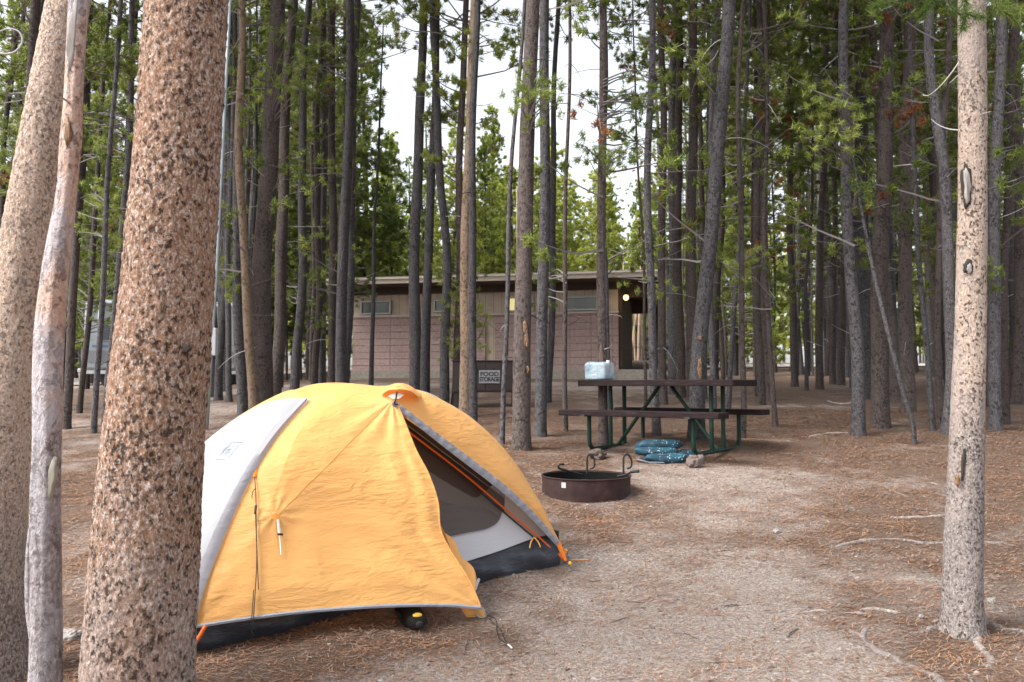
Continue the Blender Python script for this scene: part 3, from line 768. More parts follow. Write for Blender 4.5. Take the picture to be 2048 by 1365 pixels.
for a in ((1050, 655, 8, 30), (1053, 680, 9, 40), (1056, 740, 5, 18)): ell(t_, *a, b_.y - .095, M_RESIN, 'resin_patch', .3)
t_, b_ = named[1392]
for a in ((1400, 677, 8, 11), (1400, 740, 9, 50)): ell(t_, *a, b_.y - .075, M_RESIN, 'resin_patch', .3)
t_, b_ = named[830]
for a in ((821, 690, 5, 28), (820, 745, 4, 50)): ell(t_, *a, b_.y - .03, M_RESIN, 'resin_patch', .3)
ell(named[1207][0], 1203, 715, 9, 50, named[1207][1].y - .05, mat('dark_bare_wood', (.13, .08, .06), .8), 'bare_patch', .3)

# slanting dead stem leaning on the kinked pine
bb = G(1828, 887); e_ = empty('leaning_dead_tree', bb, 'grey dead stem slanting left against the kinked pine at right', 'dead tree')
pl_ = [P(1828, 895, bb.y), P(1826, 850, bb.y), P(1808, 790, bb.y), P(1786, 705, bb.y), P(1760, 600, bb.y + .1), P(1738, 500, bb.y + .2), P(1716, 380, bb.y + .3), P(1700, 270, bb.y + .4)]
sp_ = spline(pl_, 50); v, f, mi = trunk_np([p - bb for p in sp_], np.linspace(.030, .012, 50), 12, 3, .16, .15, .05, 5, (1, 3))
obj('trunk', mesh_np('trunk', v, f, [B_GREY, M_TWIGP], mi), e_)

# --- low green branch sprays at mid distance (attached to named trees)
def spray(xb, pxs, Yoff=0, seed=0, size=.5, rusty=False):
    t_, b_ = named[xb]; rg = np.random.default_rng(seed); cen = []; dd = []; VV = []; FF = []; base = 0
    for (px, py) in pxs:
        for s in range(3):
            c = np.array(P(px, py, b_.y + Yoff + rg.uniform(-.3, .3))) + rg.normal(0, .10, 3)
            cen.append(c); d = rg.normal(0, 1, 3); d[2] = abs(d[2]); dd.append(d / np.linalg.norm(d))
        # wood back to the trunk
        c = np.array(P(px, py, b_.y + Yoff)); tt = np.array(b_) + (np.array(P(named_xt[xb], 0, b_.y)) - np.array(b_)) * ((c[2] - .15 - b_.z) / (P(named_xt[xb], 0, b_.y).z - b_.z))
        p = np.array([tuple(q) for q in spline([tt, tt * .5 + c * .5 + np.array([0, 0, rg.uniform(-.08, .1)]), c], 7)]); v, f = tube_np(p, np.linspace(.011, .004, 7), 4)
        VV.append(v); FF.append(f + base); base += len(v)
    nw = sum(len(f) for f in FF)
    v, f = tufts_np(np.array(cen), np.array(dd), 34, .085, .0042, rg, 1.0); VV.append(v); FF.append(f + base)
    mi = np.concatenate([np.zeros(nw, int), np.ones(len(f), int)])
    setpar(obj('branch', mesh_np('branch', np.concatenate(VV), np.concatenate(FF), [M_TWIG, N_RUST if rusty else N_DARK], mi, False)), t_)
named_xt = {a[0]: a[2] for a in LIST}
rg_ = np.random.default_rng(4)
def blob(x0, x1, y0, y1, n): return [(rg_.uniform(x0, x1), rg_.uniform(y0, y1)) for _ in range(n)]
spray(911, blob(882, 925, 570, 715, 26) + blob(925, 970, 560, 700, 14), 0, 1)
spray(911, blob(890, 960, 500, 600, 14), .2, 2)
spray(487, blob(425, 480, 520, 600, 12), .2, 3)
spray(588, blob(570, 640, 545, 600, 12) + blob(600, 660, 600, 660, 8), .4, 4)
spray(664, blob(665, 745, 560, 605, 14) + blob(640, 700, 480, 560, 10), .5, 5)
spray(549, blob(500, 570, 120, 190, 12), -.8, 6); spray(524, blob(540, 620, 20, 190, 16), -1.0, 7)
spray(1207, blob(1140, 1260, 290, 330, 12), -.2, 8); spray(1207, blob(1215, 1330, 150, 240, 16), .2, 9)
spray(1519, blob(1490, 1570, 520, 580, 12), -.4, 10); spray(1717, blob(1620, 1720, 195, 300, 20), -.5, 11); spray(1717, blob(1690, 1730, 370, 400, 5), -.4, 12)
spray(1486, blob(1430, 1510, 500, 560, 8), .2, 13); spray(1043, blob(1020, 1110, 150, 230, 16), -.3, 14); spray(929, blob(940, 1000, 60, 110, 5), 0, 15)
spray(1762 if 1762 in named else 1761, blob(1780, 1850, 220, 250, 6), -.3, 16, rusty=True); spray(1817, blob(1790, 1870, 400, 470, 10), -.4, 17)
spray(1991, blob(1975, 2048, 150, 420, 26), .3, 18); spray(1991, blob(1965, 1990, 530, 590, 4), -.3, 19)
spray(158, blob(120, 250, 560, 650, 26), .2, 20); spray(187, blob(150, 250, 380, 520, 18), .3, 25); spray(211, blob(140, 250, 200, 330, 16), .3, 21); spray(38, blob(-10, 60, 240, 330, 14), -.5, 22)
spray(1314, blob(1275, 1330, 556, 590, 5), 1.2, 23); spray(1131, blob(1060, 1130, 540, 600, 8), .8, 24)

# --- fill of the stand: copies of a few tree kinds
def proto(seed, bk_, cr, H, r):
    t = tree_at(Vector((0, 0, 0)), Vector((rng.normal(0, .015), rng.normal(0, .015), 1)).normalized(), H, r, bk_, 'x', None, cr, seed, .008, n=9, rings=34, tw=11, twz=(1.2, 7), flare=.3, twl=.9)
    return t
PR = [proto(500 + k, (B_GREY, B_BROWN)[k % 2], (TALL[k // 2] if k % 2 else SPARSE[k // 2 % 3]), 15, (.10, .085, .12, .075)[k % 4]) for k in range(12)]
PF = [proto(600 + k, B_GREY, FULL[k], 12, .09) for k in range(4)]
PD = [proto(650 + k, B_BROWN, FULLD[k], 12, .09) for k in range(4)]
THIN = [proto(700 + k, (B_GREY, B_BROWN)[k % 2], None, 10, .04) for k in range(4)]
PALE = [proto(800 + k, B_PEEL, None, 5.2, .06) for k in range(3)]
used = set()
FILLED = []
def place(src, x, y, s, label, group, rz=None, cat='tree', lean=0.0):
    z = g1(x, y) - .03
    if src.name not in used:
        used.add(src.name); t = src
    else:
        t = src.copy(); C.objects.link(t)
        for ch in src.children:
            c = ch.copy(); C.objects.link(c); c.parent = t
    t.location = (x, y, z); t.rotation_euler = (random.gauss(0, .015), random.gauss(0, .02) + lean, random.random() * 6.28 if rz is None else rz)
    sc = s * random.uniform(.9, 1.1); w = random.uniform(.85, 1.25); t.scale = (sc * w, sc * w, sc)
    t['label'] = label; t['category'] = cat; t['group'] = group; FILLED.append((t, x, y, label))
    return t
occ = [(b.x, b.y) for (_, b) in named.values()]
def free(x, y, d):
    return all((x - a) ** 2 + (y - b) ** 2 > d * d for a, b in occ)
def fill(n, pxr, yr, kinds, lab, grp, s=(.85, 1.15), d=.7, ok=lambda x, y, px: True, pw=1.0):
    c = 0; tries = 0
    while c < n and tries < n * 60:
        tries += 1
        px = random.uniform(*pxr); y = yr[0] + (yr[1] - yr[0]) * random.random() ** pw; x = (px - 1024) / FPX * y
        if not free(x, y, d) or not ok(x, y, px): continue
        occ.append((x, y)); place(random.choice(kinds), x, y, random.uniform(*s), lab, grp); c += 1
def no_pad(x, y, px): return not (-6.5 < x < 6.8 and 20.5 < y < 33) and not (1236 < px < 1300 and y < 44)
fill(74, (1340, 2060), (17.5, 44), PR + THIN[:2], 'slim pine', 'pines deep in the stand on the right', ok=no_pad, d=.9, pw=1.2)
fill(13, (1302, 2110), (13.5, 17.5), PR[:6], 'front row pine', 'pines in the front rows on the right', ok=lambda x, y, px: not (1560 < px < 1700) and not (1360 < px < 1500), d=1.0)
fill(24, (1302, 2060), (16, 40), THIN, 'thin bare stem', 'thin stems on the right', ok=no_pad, d=.5)
fill(28, (-20, 690), (14, 40), PR, 'slim shaded pine', 'pines in the stand on the left', ok=lambda x, y, px: no_pad(x, y, px) and not (100 < px < 225 and y < 27.5) and not (225 < px < 418), d=.9)
fill(9, (425, 690), (14, 30), THIN + PR[:3], 'thin grey stem', 'thin stems on the left', ok=no_pad, d=.5)
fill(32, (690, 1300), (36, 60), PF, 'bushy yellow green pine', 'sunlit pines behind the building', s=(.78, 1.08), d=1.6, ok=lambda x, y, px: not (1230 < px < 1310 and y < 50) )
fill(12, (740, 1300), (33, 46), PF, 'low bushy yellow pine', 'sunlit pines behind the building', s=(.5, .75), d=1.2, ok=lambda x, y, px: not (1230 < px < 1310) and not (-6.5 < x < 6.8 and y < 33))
fill(3, (118, 236), (13, 18.5), PR[:4], 'slim shaded pine', 'pines in the stand on the left', d=.5)
fill(5, (700, 1300), (34, 50), PR[:3], 'slender pine trunk', 'slender trunks behind the building', s=(.75, .95), d=.8, ok=lambda x, y, px: not (1230 < px < 1310))
fill(12, (1300, 2060), (58, 74), PF, 'bushy pine across the road', 'sunlit pines across the road', s=(.7, 1.0), d=1.8)
fill(5, (0, 690), (42, 62), PF, 'far bushy pine', 'bushy pines on the far left', s=(.9, 1.4), d=1.8)
for k_, (px, y, ln_) in enumerate([(1246, 33, .02), (1252, 36, 0), (1257, 34, .13), (1263, 35, .0), (1271, 33, .01), (1276, 34, -.02), (1283, 36, 0), (1290, 33, .01)]):
    place(PALE[k_ % 3], (px - 1024) / FPX * y, y, .9, 'pale peeled trunk', 'pale trunks beyond the breezeway', rz=0, lean=ln_)
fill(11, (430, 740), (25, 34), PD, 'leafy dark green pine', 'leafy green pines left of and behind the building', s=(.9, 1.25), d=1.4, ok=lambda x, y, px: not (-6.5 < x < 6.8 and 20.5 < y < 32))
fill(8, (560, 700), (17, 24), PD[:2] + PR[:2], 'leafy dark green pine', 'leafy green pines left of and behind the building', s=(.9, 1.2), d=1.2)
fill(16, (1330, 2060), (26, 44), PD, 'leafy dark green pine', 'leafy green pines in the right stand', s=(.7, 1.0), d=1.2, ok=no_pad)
fill(5, (0, 235), (27.5, 40), PD, 'leafy dark green pine', 'leafy green pines behind the motorhome', s=(.9, 1.35), d=1.2)
MARKS = [(66, 'leaning tan trunk'), (187, 'motorhome front trunk'), (262, 'thick orange trunk'), (447, 'utility post'), (552, 'thick shaggy trunk'), (664, 'building left corner'), (768, 'spindly pine'), (850, 'close pine pair'), (949, 'tan scarred trunk'), (1065, 'thick wounded pine'), (1138, 'straight bench stem'), (1205, 'water jug'), (1290, 'breezeway'), (1387, 'big leaning pine'), (1492, 'right bench end'), (1590, 'clearing back edge'), (1700, 'kinked grey pine'), (1768, 'thick dark pine'), (1817, 'slanting dead stem'), (1880, 'mottled pine'), (1944, 'pale spotted trunk'), (2031, 'right edge pine')]
ORD = ['nearest', 'second', 'third', 'fourth', 'fifth', 'sixth', 'seventh', 'eighth', 'ninth', 'tenth', 'eleventh', 'twelfth', 'thirteenth', 'fourteenth', 'fifteenth', 'sixteenth', 'seventeenth', 'eighteenth', 'nineteenth', 'twentieth']
sets = {}
for (t, x, y, lab) in FILLED:
    px = 1024 + FPX * x / y; mk_ = min(MARKS, key=lambda a: abs(a[0] - px))
    sets.setdefault((lab, mk_[1], 'right' if px > mk_[0] else 'left'), []).append((abs(px - mk_[0]), t, y))
for (lab, nm, sd_), L_ in sets.items():
    for k_, (_, t, y) in enumerate(sorted(L_, key=lambda a: a[0])):
        t['label'] = '%s, %s one to the %s of the %s' % (lab, ORD[min(k_, 19)], sd_, nm)
# far forest mass closing the view
rg = np.random.default_rng(8); VV = []; FF = []; MI = []; base = 0
src = []
for s in range(3):
    src.append(crown_np(400 + s, 15, 1.5, lambda t: 2.3 * (1 - t) ** .8 + .2, 90, 6, 7, .34, .06, rust=.01))
tv, tf, _m = trunk_np([(0, 0, z) for z in np.linspace(-.5, 14, 8)], np.linspace(.14, .02, 8), 6, 1)
for k_ in range(110):
    ang = rg.uniform(-.82, .82); Yd = rg.uniform(80, 112); x = math.tan(ang) * Yd * .95; sc = rg.uniform(.85, 1.3) * (1.0 if abs(x + 2) > 14 else .8)
    v, f, mi = src[k_ % 3]; a = rg.random() * 6.28; ro = np.array([[math.cos(a), -math.sin(a), 0], [math.sin(a), math.cos(a), 0], [0, 0, 1]])
    o_ = np.array([x, Yd, float(gz(x, Yd))]); VV.append(v @ ro.T * sc + o_); FF.append(f + base); MI.append(mi); base += len(v)
    VV.append(tv * sc + o_); FF.append(tf + base); MI.append(np.zeros(len(tf), int)); base += len(tv)
tag(obj('distant_forest', mesh_np('distant_forest', np.concatenate(VV), np.concatenate(FF), [M_TWIG, N_LIT, N_RUST], np.concatenate(MI), False)), 'far mass of green conifers closing the view', 'forest', kind='stuff')

# ------------------------------------------------------------------ tent
def fabric(name, col, tr=.35, wr=1.0, rough=.55, weave=True):
    m = mat(name, col, rough, spec=.35); n = N(m)
    n.b.inputs['Sheen Weight'].default_value = .05
    c = n.mix(n.math('MULTIPLY', n.noise(2.5, None, 4), .35), col, tuple(min(1, k * 1.12) for k in col)); n.col(c)
    w1 = n.noise(5, n.map((1, .8, 3.2), rot=(.1, .25, .2)), 4, .55, .25); w2 = n.noise(17, n.map((1, 1, 3.0), rot=(.2, .5, 0)), 5, .6, .3)
    r1 = n.math('ABSOLUTE', n.math('SUBTRACT', w1, .5)); r2 = n.math('ABSOLUTE', n.math('SUBTRACT', w2, .5))
    h = n.math('ADD', n.math('MULTIPLY', r1, 2.2), n.math('MULTIPLY', r2, .55))
    h = n.math('MULTIPLY', h, n.ramp(n.noise(1.9, n.map((1, 1, 1), loc=(3, 3, 3)), 2), [(.35, .25), (.65, 1.0)]))
    n.bump(h, .45 * wr, .03)
    if tr > 0:
        t = n.new('ShaderNodeBsdfTranslucent'); n.L(c, t.inputs[0])
        mx = n.new('ShaderNodeMixShader'); mx.inputs[0].default_value = tr
        n.L(n.b.outputs[0], mx.inputs[1]); n.L(t.outputs[0], mx.inputs[2]); n.L(mx.outputs[0], n.out.inputs[0])
    return m
F_OR = fabric('orange_tent_nylon', (.86, .45, .145), .26)
F_WH = fabric('pale_grey_tent_nylon', (.33, .34, .36), .15, .4)
F_GB = fabric('grey_binding', (.30, .31, .35), 0, 1.2)
F_SEAM = fabric('lilac_grey_binding', (.34, .33, .355), 0, .6)
F_TUB = fabric('charcoal_floor_nylon', (.03, .034, .045), 0, 1.0, .4)
F_IN = fabric('white_inner_nylon', (.55, .56, .59), .2, .4)
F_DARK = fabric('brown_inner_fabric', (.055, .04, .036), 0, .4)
M_OPOLE = mat('orange_pole', (.75, .13, .02), .35)
M_OWEB = mat('orange_webbing', (.85, .22, .02), .6)
M_BLACK = mat('black_cord', (.012, .012, .014), .6)
M_WHC = mat('white_cord', (.75, .73, .72), .7)
F_MESH = mat('taupe_mesh', (.17, .145, .135), .9); n = N(F_MESH)
tb = n.new('ShaderNodeBsdfTransparent'); mx = n.new('ShaderNodeMixShader'); mx.inputs[0].default_value = .58
n.L(n.b.outputs[0], mx.inputs[1]); n.L(tb.outputs[0], mx.inputs[2]); n.L(mx.outputs[0], n.out.inputs[0])

gp1 = P(383, 1300, 3.46); gp2 = P(1118, 1121, 4.80)
tent = empty('dome_tent', (-.94, 4.6, g1(-.94, 4.6)), 'yellow orange dome tent with grey end panel and open side door', 'tent')
def patch(name, bot, top, left, right, m, nu=110, nv=90, disp=None, thick=0, par=tent):
    """Coons patch: bot/top run left to right, left/right run bottom to top"""
    b = np.array([tuple(p) for p in spline(bot, nu)]); t = np.array([tuple(p) for p in spline(top, nu)])
    l = np.array([tuple(p) for p in spline(left, nv)]); r = np.array([tuple(p) for p in spline(right, nv)])
    u = np.linspace(0, 1, nu)[None, :, None]; v = np.linspace(0, 1, nv)[:, None, None]
    S = (1 - v) * b[None] + v * t[None] + (1 - u) * l[:, None] + u * r[:, None] - ((1 - u) * (1 - v) * b[0] + u * (1 - v) * b[-1] + (1 - u) * v * t[0] + u * v * t[-1])
    du = np.gradient(S, axis=1); dv = np.gradient(S, axis=0); nn = np.cross(du, dv); nn /= np.linalg.norm(nn, axis=2)[..., None] + 1e-9
    if disp is not None:
        S = S + nn * disp(S, u[..., 0] + v[..., 0] * 0, v[..., 0] + u[..., 0] * 0)[..., None]
    V = S.reshape(-1, 3); i = (np.arange(nv - 1)[:, None] * nu + np.arange(nu - 1)[None]).ravel()
    me = mesh_np(name, V, np.stack([i, i + 1, i + nu + 1, i + nu], -1), m)
    o = setpar(obj(name, me), par)
    return o, S
PP = lambda L: [P(*a) for a in L]
seam = PP([(384, 1252, 3.45), (400, 1190, 3.5), (430, 1110, 3.62), (470, 1018, 3.76), (510, 940, 3.89), (560, 866, 4.09), (620, 799, 4.35)])
hem = PP([(384, 1252, 3.45), (480, 1237, 3.5), (600, 1222, 3.58), (700, 1214, 3.66), (800, 1209, 3.75), (900, 1209, 3.85), (962, 1214, 3.92)])
zipe = PP([(962, 1214, 3.92), (938, 1160, 3.96), (905, 1108, 4.0), (882, 1062, 4.03), (876, 1005, 4.08), (858, 950, 4.14), (832, 900, 4.2), (812, 850, 4.26), (790, 797, 4.33)])
ridge = PP([(620, 799, 4.35), (680, 786, 4.37), (740, 790, 4.37), (790, 797, 4.33)])
cs0 = np.array([783, 800.]); cs1 = np.array([551, 1036.])
def wr(S, k=1.0):
    q = S.reshape(-1, 3)
    d1 = np.array([.5, .3, -.8]); d1 /= np.linalg.norm(d1)
    a = fbm(q * 2.1 + 5, 3, 41) * .012 + (1 - np.abs(fbm(q * np.array([2.5, 2.5, 8.5]) + 2, 2, 47))) * .0055
    w = (1 - np.abs(vn(np.stack([q @ d1 * 3, q @ np.array([.62, -.5, .6]) * 9, q[:, 1] * 2], -1), 5))) ** 3 * .006
    return ((a + w) * k).reshape(S.shape[:2])
def dfront(S, u, v):
    px, py = project(S.reshape(-1, 3)); px = px.reshape(u.shape); py = py.reshape(u.shape)
    ab = cs1 - cs0; L2 = (ab ** 2).sum(); t = np.clip(((px - cs0[0]) * ab[0] + (py - cs0[1]) * ab[1]) / L2, 0, 1)
    d = np.hypot(px - cs0[0] - t * ab[0], py - cs0[1] - t * ab[1])
    edge = np.clip(np.minimum(np.minimum(u, 1 - u), np.minimum(v, 1 - v)) * 9, 0, 1)
    out = .012 * np.exp(-(d / 26) ** 2) * (.3 + .7 * t)
    fold = .009 * np.sin(u * 34 + 3 * v) * np.exp(-((u - .93) / .07) ** 2) * np.sin(np.pi * v)
    low = .009 * np.sin((v * 1.6 + u * 1.1) * 16) * np.exp(-((v - .28) / .2) ** 2) * np.clip(u * 1.5 - .2, 0, 1)
    for cx, cy, k_, a_, f_ in ((962, 1214, 15, .008, 230), (785, 800, 13, .006, 150), (384, 1252, 12, .006, 190), (551, 1036, 9, .0035, 80)):
        an = np.arctan2(py - cy, px - cx); dd = np.hypot(px - cx, py - cy)
        low = low + a_ * np.sin(an * k_ + .6 * np.sin(an * 5)) * np.exp(-dd / f_) * np.clip(dd / 25, 0, 1)
    return edge * (out + wr(S, .8) - .01 + fold + low) + .05 * np.sin(np.pi * v) * np.exp(-((u) / .35) ** 2) * np.clip(u * 6, 0, 1)
fly_front, Sf = patch('vestibule_panel', hem, ridge, seam, zipe[::1], F_OR, 190, 150, dfront)
warc = PP([(243, 1172, 4.49), (280, 1060, 4.49), (340, 958, 4.49), (400, 893, 4.48), (458, 846, 4.47), (502, 820, 4.46), (540, 804, 4.44), (576, 797.5, 4.41), (620, 799, 4.35)])
ebot = PP([(243, 1172, 4.49), (300, 1195, 4.15), (345, 1222, 3.75), (384, 1252, 3.45)])
apex = [P(620, 799, 4.35), P(620.3, 799, 4.35), P(620.6, 799, 4.35)]
def dend(S, u, v):
    e = np.clip(np.minimum(np.minimum(u, 1 - u), v) * 8, 0, 1) * np.clip((1 - v) * 4, 0, 1)
    return e * (wr(S, .35) + .05 * np.sin(np.pi * u))
patch('end_panel', ebot, apex, warc, seam, F_WH, 90, 90, dend)
# wide lilac binding along the pole seam
def ribbon(name, pts, wfun, m, nrm, n=60, par=tent, thick=.004, wave=0.0):
    c = spline(pts, n); mb = MB(); V = []
    for i, p in enumerate(c):
        t = (c[min(i + 1, n - 1)] - c[max(i - 1, 0)]).normalized(); nn = Vector(nrm).normalized() if not callable(nrm) else nrm(p); s = t.cross(nn).normalized(); w = wfun(i / (n - 1))
        nn2 = s.cross(t).normalized(); o_ = nn2 * (wave * math.sin(i * 1.7) + wave * .6 * math.sin(i * .77 + 1))
        for a, b_ in ((-1, 0), (0, 1), (1, 0), (0, -.5)):
            V.append(p + s * w * a / 2 + nn2 * thick * b_ + o_ * (1 if a <= 0 else .4))
    F = [(i * 4 + k, i * 4 + (k + 1) % 4, (i + 1) * 4 + (k + 1) % 4, (i + 1) * 4 + k) for i in range(n - 1) for k in range(4)]
    F += [(3, 2, 1, 0), tuple((n - 1) * 4 + k for k in range(4))]
    mb.add(V, F); return mb.obj(name, m, par, world=True, auto=50)
tocam = lambda p: (Vector((0, 0, EYE)) - p).normalized()
seam_o = [p + tocam(p) * .022 + Vector((-.018, 0, .006)) for p in seam]
ribbon('pole_seam', seam_o, lambda t: .052 * (1 - t) ** .35 + .006, F_SEAM, tocam, 70, thick=.01)
ribbon('hem_binding', [p + Vector((0, -.004, -.004)) for p in hem], lambda t: .016, F_GB, tocam, 80, thick=.004)
# back of the fly
p3h = Vector((-.47, 5.85, g1(-.47, 5.85) + .12)); p4h = warc[0]
rarc = [p3h, Vector((-.48, 5.72, EYE - .62)), Vector((-.52, 5.4, EYE - .2)), Vector((-.58, 5.0, EYE - .08)), P(815, 792, 4.7), P(795, 792, 4.5)]
def dback(S, u, v):
    e = np.clip(np.minimum(np.minimum(u, 1 - u), np.minimum(v, 1 - v)) * 6, 0, 1)
    return -(e * (wr(S, .5) + .06 * np.sin(np.pi * v)) + .03 * e) * (-1)
ridge_b = PP([(620, 799, 4.35), (680, 795, 4.4), (740, 793, 4.45), (795, 792, 4.5)])
patch('rear_panel', [p4h, p4h * .67 + p3h * .33, p4h * .33 + p3h * .67, p3h], ridge_b, warc, rarc, F_OR, 70, 70, lambda S, u, v: -dback(S, u, v))
# roof: from front ridge over to the rear ridge
crest = PP([(540, 799, 4.62), (590, 785, 4.64), (634, 777, 4.68), (680, 772, 4.7), (740, 772, 4.7), (800, 775, 4.6)])
patch('roof_panel', ridge, crest, [ridge[0], P(580, 797, 4.45), crest[0]], [ridge[-1], P(796, 786, 4.45), crest[-1]], F_OR, 60, 20, lambda S, u, v: np.clip(np.minimum(np.minimum(u, 1 - u), np.minimum(v, 1 - v)) * 6, 0, 1) * wr(S, .5))
patch('roof_rear_panel', crest, [p4h + Vector((.9, .75, .35)), p3h * .5 + p4h * .5 + Vector((0, 0, .62)), p3h + Vector((-.35, -.2, .5))], [crest[0], P(560, 800, 4.8), p4h + Vector((.9, .75, .35))], [crest[-1], Vector((-.62, 5.0, EYE - .1)), p3h + Vector((-.35, -.2, .5))], F_OR, 40, 30)
# right-hand panel above the door
trim = PP([(786, 800, 4.31), (850, 851, 4.36), (900, 890, 4.41), (950, 928, 4.47), (1000, 967, 4.54), (1040, 1002, 4.61), (1070, 1032, 4.67), (1098, 1063, 4.73), (1118, 1086, 4.78)])
sky_ = PP([(800, 773, 4.62), (850, 785, 4.64), (905, 812, 4.67), (955, 846, 4.70), (1010, 900, 4.74), (1058, 968, 4.78), (1095, 1042, 4.81), (1122, 1088, 4.82)])
def dright(S, u, v):
    e = np.clip(np.minimum(np.minimum(u, 1 - u), np.minimum(v, 1 - v)) * 6, 0, 1)
    return e * (wr(S, .6) + .03 * np.sin(np.pi * v))
patch('door_side_panel', trim, sky_, [trim[0], P(792, 786, 4.42), sky_[0]], [trim[-1], sky_[-1]], F_OR, 120, 40, dright)
endr = [p3h, Vector((-.3, 5.6, EYE - .45)), Vector((-.45, 5.2, EYE - .1)), P(800, 773, 4.62)]
patch('far_end_panel', [sky_[-1], (sky_[-1] + p3h) / 2, p3h], [sky_[0], sky_[0] + Vector((0, .02, 0)), sky_[0] + Vector((0, .04, 0))], sky_[::-1], endr, F_WH, 40, 60)
ribbon('door_binding', [p + Vector((.0, -.012, -.012)) for p in trim], lambda t: .030 + .012 * math.sin(math.pi * t), F_GB, tocam, 90, thick=.006, wave=.004)
ribbon('zip_edge', [p + Vector((.0, -.004, 0)) for p in zipe], lambda t: .008, F_OR, tocam, 60, thick=.004, wave=.002)
# folded back strip of the door flap and its hanging foot
patch('door_flap', PP([(905, 1120, 4.05), (930, 1165, 4.05), (946, 1190, 4.03)]), PP([(880, 1050, 4.1), (925, 1110, 4.15), (957, 1160, 4.13)]), PP([(905, 1120, 4.05), (880, 1050, 4.1)]), PP([(946, 1190, 4.03), (957, 1160, 4.13)]), F_OR, 30, 12, lambda S, u, v: .012 * np.sin(u * 14 + v * 3))
ribbon('flap_binding', PP([(944, 1192, 4.02), (952, 1174, 4.07), (958, 1158, 4.12)]), lambda t: .014, F_GB, tocam, 12)
patch('hanging_flap', PP([(935, 1238, 3.98), (955, 1236, 3.96), (974, 1232, 3.93)]), PP([(918, 1212, 3.97), (940, 1214, 3.95), (966, 1216, 3.93)]), PP([(935, 1238, 3.98), (918, 1212, 3.97)]), PP([(974, 1232, 3.93), (966, 1216, 3.93)]), F_OR, 16, 10, lambda S, u, v: .008 * np.sin(u * 11))
M_GWEB = mat('grey_webbing', (.09, .10, .12), .8)
mb = MB(); mb.tube(spline(PP([(962, 1213, 3.9), (970, 1224, 3.88), (973, 1234, 3.87), (960, 1236, 3.88), (950, 1226, 3.9)]), 14), .006, 6, flat=.5); mb.obj('corner_strap', M_GWEB, tent, smooth=True, world=True)
def gpt(px, py, up=.004):
    q = G(px, py); q.z = float(gd(q.x, q.y)[0]) + up; return q
def cord(name, pts, r, m, par=tent, n=30, segs=5):
    return MB().tube(spline(pts, n), r, segs).obj(name, m, par, smooth=True, world=True)
cord('corner_cord', [P(972, 1230, 3.87), gpt(990, 1243, .015), gpt(994, 1262), gpt(999, 1274), gpt(1012, 1279), gpt(1020, 1288)], .0022, M_BLACK)
cord('corner_cord', [P(972, 1232, 3.87), gpt(984, 1246, .01), gpt(1000, 1258), gpt(1008, 1272), gpt(1019, 1287)], .0022, M_BLACK)
cord('cord_tip', [gpt(1016, 1284, .006), gpt(1024, 1291, .006)], .004, M_WHC, n=4)
# inner tent on the plane of its front wall
hub = P(815, 862, 4.52); nrm = (gp2 - gp1).cross(hub - gp1).normalized()
if nrm.y > 0: nrm = -nrm
IPL = lambda px, py, o_=0: onplane(px, py, gp1 + nrm * o_, nrm)
def poly(name, pxs, m, off=0, label=None, n=None, th=.006):
    V = [IPL(a, b, off) for a, b in pxs]; k = len(V)
    c = sum(V, Vector()) / k
    V2 = [v - nrm * th for v in V]
    bm = bpy.data.meshes.new(name); bm.from_pydata([tuple(v) for v in V + V2], [], [tuple(range(k)), tuple(range(2 * k - 1, k - 1, -1))] + [(i, i + k, (i + 1) % k + k, (i + 1) % k) for i in range(k)]); bm.update(); bm.materials.append(m)
    o = setpar(obj(name, bm), tent)
    if label: o['label'] = label
    return o
tubt = PP([(383, 1232, 3.50)]) 
tub_top = [IPL(a, b) for a, b in [(383, 1236), (520, 1215), (700, 1180), (860, 1146), (935, 1124), (1000, 1103), (1068, 1078), (1096, 1072)]]
def tubbot(t):
    q = gp1.lerp(gp2, t); q.z = g1(q.x, q.y) + .004; return q
tub_bot = [tubbot(t) for t in np.linspace(0, 1, 8)]
patch('floor_tub', tub_bot, tub_top, [tub_bot[0], tub_top[0]], [tub_bot[-1], tub_top[-1]], F_TUB, 120, 20, lambda S, u, v: np.sin(np.pi * v) * (.05 + .012 * np.sin(u * 40 + 6 * v) + .008 * np.sin(u * 90)))
# tub: floor and remaining sides
q4 = gp1 + Vector((-.80, 1.02, 0)); q3 = gp2 + Vector((-.80, 1.02, 0)); q4.z = g1(q4.x, q4.y) + .01; q3.z = g1(q3.x, q3.y) + .01
mb = MB(); A_ = [gp1 + Vector((0, 0, .012)), gp2 + Vector((0, 0, .012)), q3, q4]; up_ = Vector((0, 0, .16))
mb.add(A_ + [a + up_ for a in A_], [(0, 1, 2, 3), (1, 2, 6, 5), (2, 3, 7, 6), (3, 0, 4, 7)])
mb.obj('tent_floor', F_TUB, tent, world=True)
top_in = IPL(800, 838)
mb = MB(); hb = Vector((-.9, 4.9, EYE - .08))
mb.add([q4 + up_, q3 + up_, hb, top_in, gp1 + up_ + Vector((-.05, .05, 0)), gp2 + up_ + Vector((-.06, .06, 0))], [(0, 1, 2), (1, 5, 3, 2), (0, 2, 3, 4)])
mb.obj('inner_wall', F_IN, tent, world=True)
poly('lower_door_panel', [(800, 1158), (860, 1146), (935, 1124), (1000, 1103), (1068, 1078), (1005, 1023), (1001, 1036), (994, 1047), (984, 1054), (970, 1060), (935, 1067), (900, 1074), (850, 1080), (800, 1084)], F_IN)
poly('upper_door_panel', [(792, 824), (850, 864), (920, 916), (988, 968), (975, 980), (962, 989), (957, 994), (951, 995.5), (943, 993), (916, 978), (885, 960), (859, 943), (800, 905)], F_DARK, -.03)
